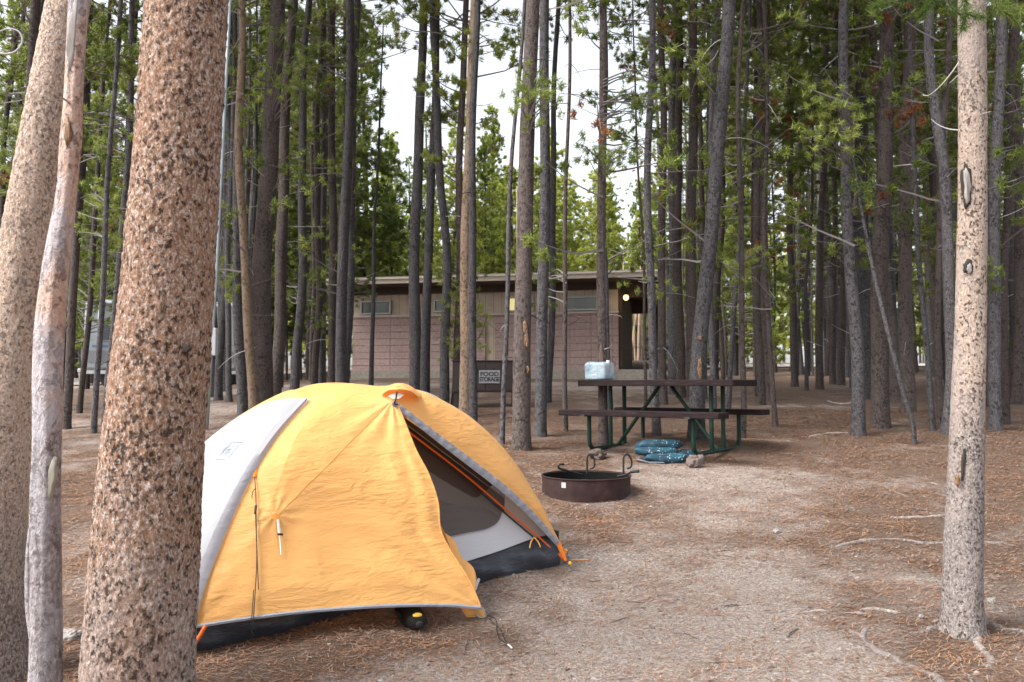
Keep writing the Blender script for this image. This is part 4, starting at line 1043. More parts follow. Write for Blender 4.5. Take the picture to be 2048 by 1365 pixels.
poly('door_mesh', [(800, 905), (859, 943), (885, 960), (916, 978), (943, 993), (951, 995.5), (957, 994), (962, 989), (1005, 1023), (1001, 1036), (994, 1047), (984, 1054), (970, 1060), (935, 1067), (900, 1074), (850, 1080), (800, 1084)], F_MESH, -.001, th=.0015)
poly('side_mesh', [(988, 968), (1011, 982), (1009, 1026), (962, 989)], F_MESH, -.02, th=.0015)
poly('inner_side_panel', [(1011, 982), (1048, 1010), (1075, 1040), (1096, 1072), (1068, 1078), (1009, 1026)], F_IN, -.015)
pole_px = [(812, 860), (850, 889), (900, 927), (950, 967), (1000, 1010), (1050, 1052), (1080, 1077), (1105, 1100), (1128, 1121)]
cord('tent_pole', [IPL(a, b, .025) for a, b in pole_px], .0055, M_OPOLE, n=50, segs=8)
cord('door_zip', [IPL(a - 3, b + 6, .008) for a, b in pole_px[:-2]], .0042, M_BLACK, n=50)
cord('tub_seam', [p + nrm * .004 for p in tub_top], .0035, M_BLACK, n=60)
cord('door_zip', [IPL(a, b, .006) for a, b in [(800, 1084), (850, 1080), (900, 1074), (935, 1067), (970, 1060), (984, 1054), (994, 1047), (1001, 1036), (1005, 1023)]], .003, F_GB, n=40)
cord('zip_pull', [IPL(1068, 1075, .03), IPL(1062, 1084, .05), IPL(1059, 1097, .05)], .0045, mat('yellow_cord', (.75, .42, .12), .7), n=8)
cord('zip_pull', [IPL(1068, 1075, .03), IPL(1076, 1084, .05), IPL(1081, 1095, .05)], .0045, bpy.data.materials['yellow_cord'], n=8)
# right corner webbing, buckle and stake
ribbon('corner_webbing', PP([(1117, 1086, 4.76), (1122, 1100, 4.76), (1128, 1112, 4.76), (1131, 1122, 4.76)]), lambda t: .03 - .012 * t, M_OWEB, tocam, 12, thick=.004)
ribbon('corner_webbing', PP([(1104, 1098, 4.78), (1117, 1109, 4.77), (1130, 1121, 4.76)]), lambda t: .012, M_OPOLE, tocam, 10)
MB().box(P(1131, 1103, 4.78), (.02, .012, .022), bev=.004).obj('buckle', mat('amber_plastic', (.9, .4, .03), .4), tent, world=True)
MB().lathe([(0.0, .012), (.008, .009), (.011, 0), (.008, -.009), (0, -.012)], P(1140, 1127, 4.72), 12).obj('buckle', bpy.data.materials['amber_plastic'], tent, smooth=True, world=True)
mb = MB(); mb.tube([gpt(1129, 1124, .02), gpt(1137, 1122, .02), gpt(1130, 1131, .006)], .01, 6, flat=.4); mb.obj('corner_strap', M_GWEB, tent, world=True)
cord('stake_loop', [P(1130, 1100, 4.76), P(1135, 1108, 4.75), P(1131, 1113, 4.75)], .002, M_BLACK, n=10)
cord('guy_end', [gpt(1141, 1124, .01), gpt(1155, 1122, .008), gpt(1178, 1120, .006)], .004, mat('faded_orange_tape', (.8, .3, .08), .7), n=10)
cord('corner_pole_end', [P(411, 1252, 3.44), P(398, 1275, 3.43), P(386, 1293, 3.42)], .0085, M_OPOLE, n=6, segs=8)
cord('tent_stake', [gpt(160, 1302, .02), gpt(172, 1303, .02)], .010, M_GWEB, n=4)
# vent at the top with its prop
mb = MB(); hv = PP([(776, 800, 4.30), (782, 778, 4.34), (796, 772, 4.38), (815, 775, 4.40), (832, 790, 4.42), (846, 800, 4.44)])
patch('vent_hood', PP([(762, 790, 4.34), (782, 782, 4.30), (798, 778, 4.29), (815, 783, 4.31), (838, 796, 4.38)]), PP([(765, 779, 4.5), (785, 772, 4.52), (802, 771, 4.54), (820, 776, 4.55), (845, 792, 4.56)]), PP([(762, 790, 4.34), (765, 779, 4.5)]), PP([(838, 796, 4.38), (845, 792, 4.56)]), F_OR, 40, 16, lambda S, u, v: .012 * np.sin(np.pi * u))
poly2 = PP([(776, 793, 4.318), (786, 787.5, 4.315), (800, 787, 4.315), (808, 790, 4.315), (799, 797, 4.305), (788, 799, 4.305)])
MB().add(poly2 + [p + Vector((0, .006, 0)) for p in poly2], [tuple(range(6)), tuple(range(11, 5, -1))] + [(i, i + 6, (i + 1) % 6 + 6, (i + 1) % 6) for i in range(6)]).obj('vent_mesh', mat('vent_mesh', (.5, .47, .42), .8), tent, world=True)
cord('vent_prop', PP([(794, 784, 4.25), (792, 797, 4.27), (789, 808, 4.29), (796, 810, 4.29)]), .0042, M_BLACK, n=16)
# panel seam line from vent to guy tab
sidx = []
def on_front(px, py, off=.004):
    V = Sf.reshape(-1, 3); a, b = project(V); k = np.argmin((a - px) ** 2 + (b - py) ** 2); p = Vector(V[k]); return p + tocam(p) * off
cord('panel_seam', [on_front(cs0[0] + (cs1[0] - cs0[0]) * t, cs0[1] + (cs1[1] - cs0[1]) * t, .001) for t in np.linspace(.03, .97, 14)], .0018, F_OR, n=60)
ribbon('guy_tab', [on_front(507, 932, .008), on_front(509, 955, .012)], lambda t: .022 - .006 * t, M_OWEB, tocam, 4)
cord('guy_line', [on_front(509, 953, .014), on_front(511, 990, .016), on_front(512, 1060, .016), on_front(514, 1130, .016), on_front(511, 1180, .016), on_front(508, 1225, .018), P(507, 1262, 3.5)], .0022, M_BLACK, n=60)
cord('guy_line', [on_front(511, 1015, .018), on_front(513, 1100, .018), on_front(517, 1178, .018)], .0022, M_BLACK, n=30)
cord('guy_line', [on_front(508, 1180, .018), on_front(506, 1225, .018), P(503, 1262, 3.5), P(508, 1272, 3.5)], .002, M_BLACK, n=30)
cord('guy_line', [on_front(511, 978, .018), on_front(504, 984, .018), on_front(503, 998, .018)], .002, M_BLACK, n=12)
cord('line_tensioner', [on_front(511, 1013, .02), on_front(511.5, 1028, .02)], .0055, M_BLACK, n=5, segs=8)
ribbon('toggle_tab', [on_front(548, 1030, .008), on_front(556, 1042, .012)], lambda t: .02, M_OWEB, tocam, 4)
ribbon('toggle_tape', [on_front(556, 1040, .014), on_front(558, 1064, .016)], lambda t: .012, M_WHC, tocam, 4)
cord('toggle', [on_front(554, 1070, .018), on_front(565, 1070, .018)], .005, M_BLACK, n=5, segs=8)
cord('toggle_cord', [on_front(559, 1064, .018), on_front(560, 1098, .018), on_front(563, 1110, .018)], .0025, M_WHC, n=12)
# small line mark printed on the end panel
M_INK = mat('blue_grey_print', (.16, .25, .30), .8)
mk = MB()
def dm(px, py): 
    o = Vector((0, 0, EYE)); d = ray(px, py)
    dg = bpy.context.evaluated_depsgraph_get(); return dg, o, d
bpy.context.view_layer.update(); dg_ = bpy.context.evaluated_depsgraph_get()
ep = [o for o in tent.children if o.name.startswith('end_panel')][0]
from mathutils.bvhtree import BVHTree
def tree_of(o):
    me = o.data; mw = o.matrix_world
    return BVHTree.FromPolygons([mw @ v.co for v in me.vertices], [p.vertices[:] for p in me.polygons])
BE = tree_of(ep)
def onend(px, py):
    h = BE.ray_cast(Vector((0, 0, EYE)), ray(px, py).normalized()); 
    return (h[0] if h[0] is not None else P(px, py, 3.95)) + tocam(P(px, py, 3.9)) * .009
for seg in [((464, 884), (485, 885)), ((430, 919), (450, 920)), ((464, 885), (438, 912)), ((478, 890), (455, 918)),
            ((443, 908), (452, 899)), ((447, 909), (456, 899)), ((451, 910), (460, 898)), ((456, 908), (461, 899)), ((452, 899), (462, 898)), ((444, 903), (452, 894)), ((452, 894), (460, 894))]:
    mk.tube([onend(*seg[0]), onend(*seg[1])], .0011, 4)
mk.obj('printed_mark', M_INK, tent, world=True)

# sleeping bag inside the tent
M_NAVY = fabric('navy_sleeping_bag', (.03, .055, .10), 0, 1.2, .6)
def lumpy(V, seed, a, f): return [v + Vector((1, 1, 1)) * 0 + v.normalized() * 0 for v in V]
def pillow(name, c, d, m, seed=0, rz=0, pw=3, label=None, cat=None, nu=40, nv=24, amp=.06, parent=None):
    u = np.linspace(0, 2 * np.pi, nu, endpoint=False); v = np.linspace(-np.pi / 2, np.pi / 2, nv)
    U, Vv = np.meshgrid(u, v); sp = lambda a, e: np.sign(a) * np.abs(a) ** e; e = 2 / pw
    Q = np.stack([sp(np.cos(Vv), e) * sp(np.cos(U), e), sp(np.cos(Vv), e) * sp(np.sin(U), e), sp(np.sin(Vv), e)], -1).reshape(-1, 3)
    nz = fbm(Q * 1.7 + seed * 3, 4, seed); Q = Q * (1 + amp * nz[:, None]) * np.array(d) / 2
    c_, s_ = math.cos(rz), math.sin(rz); Q = Q @ np.array([[c_, s_, 0], [-s_, c_, 0], [0, 0, 1]])
    i = (np.arange(nv - 1)[:, None] * nu + np.arange(nu)[None]).ravel(); j = (np.arange(nv - 1)[:, None] * nu + (np.arange(nu)[None] + 1) % nu).ravel()
    o = obj(name, mesh_np(name, Q, np.stack([i, j, j + nu, i + nu], -1), m)); o.location = c
    if parent is not None: o.parent = parent
    if label: tag(o, label, cat)
    return o
pillow('sleeping_bag', (-.66, 4.98, g1(-.66, 4.98) + .15), (1.3, .46, .27), M_NAVY, 4, R(38), 3, 'navy blue sleeping bag lying inside the tent behind the door mesh', 'sleeping bag', amp=.12)

# ------------------------------------------------------------------ shoes under the vestibule
M_SHOE = mat('black_brown_shoe', (.012, .010, .008), .85, spec=.15); n = N(M_SHOE); n.bump(n.noise(80), .4, .004)
M_SOLE = mat('grey_rubber', (.03, .03, .033), .75, spec=.2); M_YEL = mat('yellow_rubber', (.62, .36, .03), .6)
def shoe(loc, rz, label):
    t = empty('hiking_shoe', loc, label, 'shoe', 'hiking shoes under the tent fly', rz); t.scale = (1.2, 1.2, 1.15)
    # long axis +x is the toe
    prof = [(-.13, .030, .075), (-.115, .036, .085), (-.08, .036, .088), (-.03, .036, .085), (.02, .040, .062), (.07, .045, .048), (.11, .040, .036), (.135, .022, .02)]
    V = []; n_ = 14
    for (x_, w, h) in prof:
        for k in range(n_):
            a = math.pi * k / (n_ - 1); V.append((x_, w * math.cos(a), .022 + h * abs(math.sin(a)) ** .7))
    F = [(i * n_ + k, i * n_ + k + 1, (i + 1) * n_ + k + 1, (i + 1) * n_ + k) for i in range(len(prof) - 1) for k in range(n_ - 1)] + [tuple(range(n_))[::-1], tuple((len(prof) - 1) * n_ + k for k in range(n_))]
    MB().add(V, F).obj('upper', M_SHOE, t, smooth=True)
    so_ = []; m_ = 24
    for z_, s in ((0, .96), (.004, 1.0), (.022, 1.03), (.03, .98)):
        for k in range(m_):
            a = 2 * math.pi * k / m_; x_ = math.cos(a) * .14; w = .047 * (1 - .12 * math.cos(a + .6) + .10 * math.cos(2 * a)); so_.append((x_ * s, math.sin(a) * w * s, z_ + .012 * max(0, math.cos(a)) ** 4))
    F = [(i * m_ + k, i * m_ + (k + 1) % m_, (i + 1) * m_ + (k + 1) % m_, (i + 1) * m_ + k) for i in range(3) for k in range(m_)] + [tuple(range(m_))[::-1], tuple(range(3 * m_, 4 * m_))]
    MB().add(so_, F).obj('sole', M_SOLE, t, smooth=True)
    mb = MB(); mb.lathe([(0, .004), (.9, .003), (1, 0)], n=16, M=Matrix.Translation((.108, 0, .057)) @ Matrix.Rotation(R(38), 4, 'Y') @ Matrix.Diagonal((.011, .019, 1, 1))); mb.obj('toe_badge', M_YEL, t, smooth=True)
    MB().tube([(-.128, .012, .10), (-.14, 0, .125), (-.128, -.012, .10)], .004, 5).obj('heel_loop', M_YEL, t)
    lc = MB()
    for k in range(4): lc.tube(spline([(.03 - .026 * k, -.026, .075 + .008 * k), (.025 - .026 * k, 0, .097 + .006 * k), (.03 - .026 * k, .026, .075 + .008 * k)], 6), .0028, 5)
    lc.obj('lace', M_BLACK, t)
    return t
s0 = gpt(822, 1240, 0); shoe(s0 + Vector((0, -.03, -.002)), R(-68), 'black hiking shoe with yellow toe badge poking out under the tent hem')
s0 = gpt(868, 1222, 0); s2 = shoe(s0 + Vector((.0, .22, -.002)), R(-60), 'second dark hiking shoe mostly hidden behind the tent hem')

# ------------------------------------------------------------------ picnic table
M_WOOD = mat('dark_brown_plastic_plank', (.06, .042, .042), .85, spec=.1); n = N(M_WOOD)
n.col(n.ramp(n.noise(8, n.map((1, 14, 14)), 5, .6), [(.3, (.012, .008, .009)), (.62, (.027, .018, .019)), (.72, (.07, .055, .055)), (.8, (.16, .15, .15))])); n.bump(n.noise(30, n.map((.5, 8, 8))), .3, .004)
M_GREEN = mat('dark_green_painted_steel', (.018, .075, .055), .5, spec=.25); n = N(M_GREEN); n.col(n.ramp(n.noise(14, None, 5), [(.35, (.003, .018, .013)), (.6, (.006, .027, .019)), (.8, (.03, .04, .033))]))
TC = Vector((1.715, 8.93, 0)); TC.z = g1(1.715, 8.93) - .005
tb_ = empty('picnic_table', TC, 'dark brown picnic table with green tubular legs beyond the tent', 'picnic table', None, math.atan2(-.578, .816))
mb = MB()
for k in range(5): mb.box((0, -.30 + .15 * k, .745), (1.83, .142, .068), bev=.006)
mb.obj('tabletop', M_WOOD, tb_)
for sgn in (-1, 1):
    mb = MB()
    for k in range(2): mb.box((0, sgn * (.575 + .145 * k), .42), (1.83, .138, .06), bev=.006)
    mb.obj('bench_seat', M_WOOD, tb_)
for sgn in (-1, 1):
    f = empty('frame', (0, 0, 0), None, None) if False else None
    fx = sgn * .60; mb = MB(); r_ = .024
    pts = [(fx, -.66, .39), (fx, -.66, .16), (fx, -.645, .08), (fx, -.60, .035), (fx, -.52, .024), (fx, 0, .024), (fx, .52, .024), (fx, .60, .035), (fx, .645, .08), (fx, .66, .16), (fx, .66, .39)]
    fr = mb.tube(spline(pts, 60), r_, 12).obj('bench_frame', M_GREEN, tb_, auto=60)
    for yy in (-.17, .17):
        MB().tube([(fx, yy, .03), (fx, yy, .715)], r_, 12).obj('leg', M_GREEN, tb_, auto=60)
    MB().tube([(fx, 0, .03), (fx * .12, 0, .71)], r_ * .85, 12).obj('brace', M_GREEN, tb_, auto=60)
    mb = MB(); mb.box((fx, 0, .722), (.05, .62, .022)); mb.box((fx, -.69, .395), (.05, .24, .018)); mb.box((fx, .69, .395), (.05, .24, .018)); mb.obj('bracket', mat('black_steel', (.02, .02, .02), .6), tb_)
# water jug on the table
M_JUG = mat('translucent_plastic', (.80, .88, .93), .25); n = N(M_JUG)
n.b.inputs['Transmission Weight'].default_value = .35; n.b.inputs['Subsurface Weight'].default_value = .0; n.bump(n.noise(9, None, 3, .5, 1), .8, .03)
n.col(n.ramp(n.noise(5, None, 3), [(.35, (.32, .48, .57)), (.6, (.55, .66, .72))]))
Mt = Matrix.LocRotScale(TC, Matrix.Rotation(math.atan2(-.578, .816), 3, 'Z').to_quaternion(), (1, 1, 1))
jp = Mt @ Vector((-.76, -.13, .779))
jug = pillow('water_jug', jp + Vector((0, 0, .105)), (.285, .26, .212), M_JUG, 7, math.atan2(-.578, .816), 7, 'translucent bluish water jug standing on the left end of the table', 'water jug', amp=.05)
MB().lathe([(.022, 0), (.022, .022), (.018, .026), (0, .026)], (.09, -.06, .098), 14).obj('cap', mat('white_cap', (.7, .72, .75), .4), jug, auto=40)
MB().tube([(.105, -.135, .075), (.125, -.13, .04), (.125, -.13, .015)], .003, 5).obj('red_line', mat('red_print', (.6, .08, .1), .5), jug)
# folded blue pad under the table
def patterned(name, a, b, sc):
    m = fabric(name, a, 0, .8, .7); n = N(m); 
    v = n.vor(1, n.map((sc, sc, sc * .35)), out='Distance'); v2 = n.noise(9, None, 2)
    f = n.math('MULTIPLY', n.ramp(v, [(.16, 1.0), (.22, 0.0)]), n.ramp(v2, [(.42, 0.0), (.55, 1.0)]))
    base = n.mix(n.ramp(n.noise(11, None, 3), [(.45, 0.0), (.65, .8)]), a, b); n.col(n.mix(f, base, (.75, .85, .88))); return m
M_PAD = patterned('blue_patterned_quilt', (.008, .035, .06), (.014, .09, .13), 60)
pd = gpt(1330, 924, 0); pad = empty('folded_quilt', pd + Vector((0, .06, 0)), 'folded dark teal quilt with white flecks lying under the picnic table', 'quilt', None, R(-8))
def fold(c, d, seed, rz=0): return pillow('fold', c, d, M_PAD, seed, rz, 2.6, parent=pad, amp=.09, nu=48, nv=26)
fold((.03, 0, .05), (.46, .24, .12), 1, 0.03); fold((-.07, .04, .115), (.47, .22, .105), 2, .05); fold((-.02, .10, .18), (.44, .26, .115), 3, .12); fold((-.17, .14, .15), (.24, .2, .12), 5, .1); fold((.24, .08, .08), (.16, .2, .11), 6)
MB().tube(spline([(-.16, -.12, .014), (-.22, -.12, .03), (-.26, -.08, .035), (-.24, -.03, .03)], 12), .022, 8, flat=.4).obj('strap', mat('grey_strap', (.13, .15, .18), .8), pad, smooth=True)
MB().tube(spline([(-.16, -.13, .014), (-.08, -.135, .015), (0, -.13, .012)], 8), .016, 8, flat=.5).obj('strap', bpy.data.materials['grey_strap'], pad, smooth=True)

# ------------------------------------------------------------------ rocks
def rockmat(name, a, b):
    m = mat(name, rough=.9); n = N(m); n.col(n.ramp(n.noise(14, None, 6, .6), [(.3, a), (.7, b)])); n.bump(n.noise(30, None, 6, .65), .7, .02); return m
def rock(name, px, py, w, h, m, label, seed):
    g = gpt(px, py, 0); k = w / FPX * g.y; o = pillow(name, g + Vector((0, k * .35, h / FPX * g.y * .42)), (k, k * .85, h / FPX * g.y * 1.1), m, seed, .4, 2.25, label, 'rock', 44, 28, .42); return o
RB = rockmat('brown_rock', (.09, .068, .06), (.20, .16, .145)); RD = rockmat('dark_rock', (.05, .04, .035), (.14, .10, .08)); RP = rockmat('pale_rock', (.20, .18, .17), (.36, .33, .31))
rock('rock', 1395, 938, 28, 27, RB, 'rounded brown rock beside the folded quilt', 3)
rock('rock', 1197, 920, 30, 20, RD, 'dark broken rock between the fire ring and the table leg', 5)
rock('rock', 136, 1280, 40, 20, RP, 'pale flat rock on the ground left of the thick trunk', 8)
rock('rock', 1556, 1070, 13, 8, RP, 'tiny pale stone on the bare dirt right of the fire ring', 9)
rock('rock', 1985, 1208, 14, 9, RP, 'small pale stone just right of the pale trunk foot', 12)
rock('rock', 1843, 1245, 12, 7, RP, 'small pale stone left of the pale trunk foot', 14)
for k_, (px, py, L_, a_, lab) in enumerate([(1715, 1140, .12, .2, 'little dark twig on the dirt nearest the crossing root'), (1650, 955, .10, .1, 'short dark stick on the ground beyond the fire ring'), (1585, 1275, .14, .9, 'forked grey twig on the pale dirt near the long root'), (1450, 1105, .08, .3, 'dark bark flake lying in the bare path'), (1470, 1218, .14, .05, 'thin brown stick left of the long root end'), (1663, 928, .14, 0.0, 'pale stick on the ground before the kinked pine')]):
    g = gpt(px, py, .006); d_ = Vector((math.cos(a_), math.sin(a_), 0)) * L_ / 2
    tag(MB().tube(spline([g - d_, g + Vector((0, .006, .004)), g + d_], 7), .0045, 6).obj('fallen_twig', B_DEAD, smooth=True), lab, 'twig', 'twigs lying on the ground')

# ------------------------------------------------------------------ roots
M_ROOT = bark('root_wood', (.15, .12, .11), (.26, .225, .21), (.40, .36, .34), (.30, .255, .235), 30, .1, .4)
def root(pxs, w0, w1, label=None, par=None, amp=.22, seed=0):
    c = [gpt(a, b, 0) for a, b in pxs]; Yb = c[0].y
    sp_ = spline(c, 44); r0, r1 = w0 / FPX * Yb / 2, w1 / FPX * Yb / 2
    q = np.array([tuple(p) for p in sp_]); rad = 1.25 * np.linspace(r0, r1, 44) * (1 + amp * vn(q * 9 + seed, seed)); rad[0] *= .4; rad[-1] *= .3; rad = np.clip(rad, .003, None)
    pts = [p + Vector((.006 * math.sin(i * .9 + seed), 0, rad[i] * (-.15 - .5 * max(0, math.sin(i * .33 + seed * 1.7)) - (.6 if i < 3 or i > 40 else 0)))) for i, p in enumerate(sp_)]
    o = MB().tube(pts, list(rad), 12).obj('root' if par else 'exposed_root', M_ROOT, par, smooth=True, world=bool(par))
    if not par: tag(o, label, 'root', 'exposed roots on the campsite ground')
    return o
root([(1905, 1248), (1885, 1255), (1862, 1266), (1842, 1271), (1815, 1274)], 20, 5, par=T4, seed=1)
root([(1935, 1250), (1948, 1268), (1958, 1292), (1965, 1303)], 18, 14, par=T4, seed=2)
root([(1968, 1308), (1982, 1322), (1976, 1336), (1962, 1332)], 12, 8, par=T4, seed=3)
root([(1965, 1245), (2000, 1262), (2045, 1270), (2080, 1276)], 16, 5, par=T4, seed=4)
root([(1900, 1250), (1880, 1247), (1865, 1249)], 12, 5, par=T4, seed=5)
root([(1672, 1260), (1700, 1272), (1725, 1284), (1745, 1305), (1775, 1318), (1810, 1335), (1850, 1352), (1900, 1385)], 7, 16, 'long thick root snaking out of the lower right corner', seed=6)
root([(1722, 1282), (1730, 1270), (1737, 1263)], 10, 5, 'short stub where the long root forks', seed=16)
root([(1545, 1250), (1565, 1243), (1600, 1234), (1640, 1230), (1700, 1229), (1745, 1225), (1790, 1233), (1812, 1234)], 6, 8, 'smooth curved root across the dirt left of the pale trunk', seed=7)
root([(1500, 1232), (1540, 1230), (1590, 1226), (1610, 1221)], 3, 4, 'thin root sliver parallel to the smooth curved root', seed=8)
root([(1664, 1097), (1700, 1091), (1740, 1086), (1790, 1081), (1840, 1086), (1890, 1086), (1940, 1086), (1990, 1085), (2035, 1091)], 6, 9, 'long root crossing behind the pale trunk', seed=9)
root([(1590, 1060), (1620, 1055), (1650, 1056)], 5, 4, 'faint buried root beyond the crossing root', seed=10)
root([(1775, 1036), (1820, 1037), (1870, 1036), (1900, 1033)], 5, 5, 'thin straight root further back behind the pale trunk', seed=11)
root([(1615, 876), (1640, 871), (1665, 867), (1700, 866)], 5, 6, 'root running left from the kinked pine', seed=12)
root([(1655, 804), (1680, 808), (1705, 807)], 3, 4, 'distant thin root on the clearing floor', seed=13)
root([(1850, 1345), (1880, 1342), (1915, 1345), (1935, 1355), (1945, 1375)], 4, 3, 'thin dark arched root near the bottom right corner', seed=14)

# ------------------------------------------------------------------ fire ring
M_RUST = mat('brown_painted_steel', (.085, .05, .047), .7, spec=.2); n = N(M_RUST)
n.col(n.ramp(n.noise(7, None, 6, .65), [(.3, (.020, .011, .011)), (.55, (.040, .022, .021)), (.78, (.085, .05, .046))])); n.bump(n.noise(40), .2, .003)
M_IRON = mat('black_iron', (.012, .013, .015), .6, .2); M_ASH = rockmat('ash', (.012, .012, .012), (.10, .095, .09))
fc = P(1172, 950, 6.85); fg = g1(fc.x, 6.85); rt = fc.z - fg
ring = empty('fire_ring', (fc.x, 6.85, fg), 'low brown steel fire ring with hinged cooking grate', 'fire ring')
RR = 175 / FPX * 6.85 / 2
MB().lathe([(RR, -.1), (RR, rt - .008), (RR + .008, rt - .006), (RR + .008, rt), (RR - .006, rt + .002), (RR - .008, rt - .01), (RR - .008, -.02)], n=72).obj('ring_wall', M_RUST, ring, auto=35)
MB().lathe([(RR - .010, .02), (RR - .010, rt - .012)], n=72).obj('inner_wall', mat('soot', (.008, .008, .008), .95, spec=.1), ring, smooth=True)
v_ = [(r_ * math.cos(a), r_ * math.sin(a), .05 + .02 * math.sin(a * 3 + r_ * 9)) for r_ in (.0001, .1, .2, .3, RR - .008) for a in np.linspace(0, 2 * np.pi, 24, endpoint=False)]
MB().add(v_, [(i * 24 + k, i * 24 + (k + 1) % 24, (i + 1) * 24 + (k + 1) % 24, (i + 1) * 24 + k) for i in range(4) for k in range(24)]).obj('ash_bed', M_ASH, ring, smooth=True)
mb = MB()
for k in range(9): 
    xx = -.16 + .04 * k; mb.tube([(xx, -.16, rt - .07), (xx, .16, rt - .07)], .006, 6)
mb.tube([(-.17, -.16, rt - .07), (.17, -.16, rt - .07)], .008, 6); mb.tube([(-.17, .16, rt - .07), (.17, .16, rt - .07)], .008, 6); mb.obj('grate', M_IRON, ring, smooth=True)
def LR(px, py, Y): return P(px, py, Y) - Vector((fc.x, 6.85, fg))
for (a, b, Y_) in ((1174, 1189, 6.98), (1247, 1263, 6.78)):
    MB().tube(spline([LR(a, 948, Y_), LR(a, 922, Y_), LR(a + 1, 913, Y_), LR(a + 5, 909, Y_), LR(b - 4, 912, Y_), LR(b, 922, Y_), LR(b - 1, 934, Y_), LR(b - 9, 938, Y_)], 34), .0085, 8).obj('handle', M_IRON, ring, smooth=True)
MB().tube(spline([LR(1128, 929, 6.7), LR(1118, 930, 6.68), LR(1117, 936, 6.68), LR(1128, 940, 6.72), LR(1165, 950, 6.86)], 26), .009, 8).obj('lift_arm', M_IRON, ring, smooth=True)
MB().tube(spline([LR(1278, 943, 6.62), LR(1265, 944, 6.65), LR(1250, 950, 6.7), LR(1235, 953, 6.75)], 16), [.013] * 6 + [.009] * 10, 8).obj('lift_arm', M_IRON, ring, smooth=True)
d_ = -RR - .0015
aa = math.radians(-124)
mb = MB(); mb.add([((RR + .002) * math.cos(aa + s * .055), (RR + .002) * math.sin(aa + s * .055), rt - .05 + t) for s, t in ((-1, -.022), (1, -.022), (1, .022), (-1, .022))], [(0, 1, 2, 3)]); mb.obj('sticker', mat('white_label', (.38, .38, .35), .8), ring)

# ------------------------------------------------------------------ food storage locker
M_LOCK = mat('brown_steel_locker', (.045, .028, .026), .6); n = N(M_LOCK); n.col(n.ramp(n.noise(5, None, 5), [(.3, (.02, .012, .012)), (.7, (.036, .023, .022))]))
lx = P(969, 785, 13.2); lg = g1(lx.x, 13.4)
lk = empty('food_locker', (lx.x, 13.4, lg), 'dark brown steel food storage cabinet on legs before the building', 'storage cabinet')
wl = 128 / FPX * 13.2; zb = P(969, 785, 13.2).z - lg; zt = P(969, 723, 13.2).z - lg
MB().box((0, .05, (zb + zt) / 2), (wl, .5, zt - zb), bev=.008).obj('cabinet', M_LOCK, lk)
mb = MB(); mb.box((0, .05, zt + .008), (wl + .04, .54, .016)); mb.obj('lid', M_LOCK, lk)
for sx in (-.22, .25): 
    dr = MB().box((sx * wl * 1.0, -.207, (zb + zt) / 2), (wl * .46, .012, (zt - zb) * .9), bev=.003).obj('door', M_LOCK, lk)
    MB().box((sx * wl + (.12 if sx < 0 else -.12), -.217, (zb + zt) / 2 + .1), (.03, .012, .09), bev=.003).obj('handle', M_IRON, dr)
for sx in (-1, 1):
    for sy in (-.15, .25): MB().box((sx * wl * .44, sy, (zb - .1) / 2), (.045, .045, zb + .1)).obj('leg', M_LOCK, lk)
M_SIGN = mat('grey_sign_plate', (.27, .28, .30), .6); M_LET = mat('dark_letters', (.03, .024, .024), .7)
sg = MB().box((P(979, 754, 13.19).x - lx.x, -.222, P(979, 754, 13.18).z - lg), (42 / FPX * 13.2, .012, 26 / FPX * 13.2), bev=.002).obj('sign', M_SIGN, lk)
for txt, py, sz in (('FOOD', 749, .098), ('STORAGE', 759.5, .098)):
    cu = bpy.data.curves.new('lettering', 'FONT'); cu.body = txt; cu.size = sz; cu.align_x = 'CENTER'; cu.align_y = 'CENTER'; cu.extrude = .001; cu.offset = .0035; cu.space_character = 1.0 if txt == 'FOOD' else .86
    cu.materials.append(M_LET); tmp = bpy.data.objects.new('tmp', cu); lm_ = bpy.data.meshes.new_from_object(tmp); bpy.data.objects.remove(tmp); o = obj('lettering', lm_, sg); q_ = P(979, py, 13.18); o.location = (q_.x - lx.x, -.2305, q_.z - lg); o.rotation_euler = (R(90), 0, 0)
    if txt == 'FOOD': o.scale = (1.1, 1, 1)
    else: o.scale = (.86, 1, 1)

# ------------------------------------------------------------------ utility post
pb = G(413, 860); po = empty('utility_post', pb, 'thin galvanised post with a grey electric box beside the thick trunk', 'post')
M_GALV = mat('galvanised_steel', (.33, .39, .42), .45, .5)
MB().tube([P(413, 866, pb.y), P(432, 560, pb.y + .0), P(451, 180, pb.y), P(466, -120, pb.y)], 7 / FPX * pb.y / 2, 12).obj('pole', M_GALV, po, smooth=True, world=True)
MB().tube([P(409, 866, pb.y + .05), P(418, 690, pb.y + .05)], .014, 10).obj('conduit', M_GALV, po, smooth=True, world=True)
c_ = P(425, 684, pb.y - .06); bx_ = MB().box(c_, (.115, .09, .36), bev=.006).obj('electric_box', mat('grey_painted_steel', (.42, .45, .47), .5), po, world=True)
o_ = MB().box(c_ + Vector((0, -.02, .182)), (.125, .12, .012)).obj('box_lid', bpy.data.materials['grey_painted_steel'], bx_); o_.matrix_parent_inverse = Matrix.Translation(-pb)

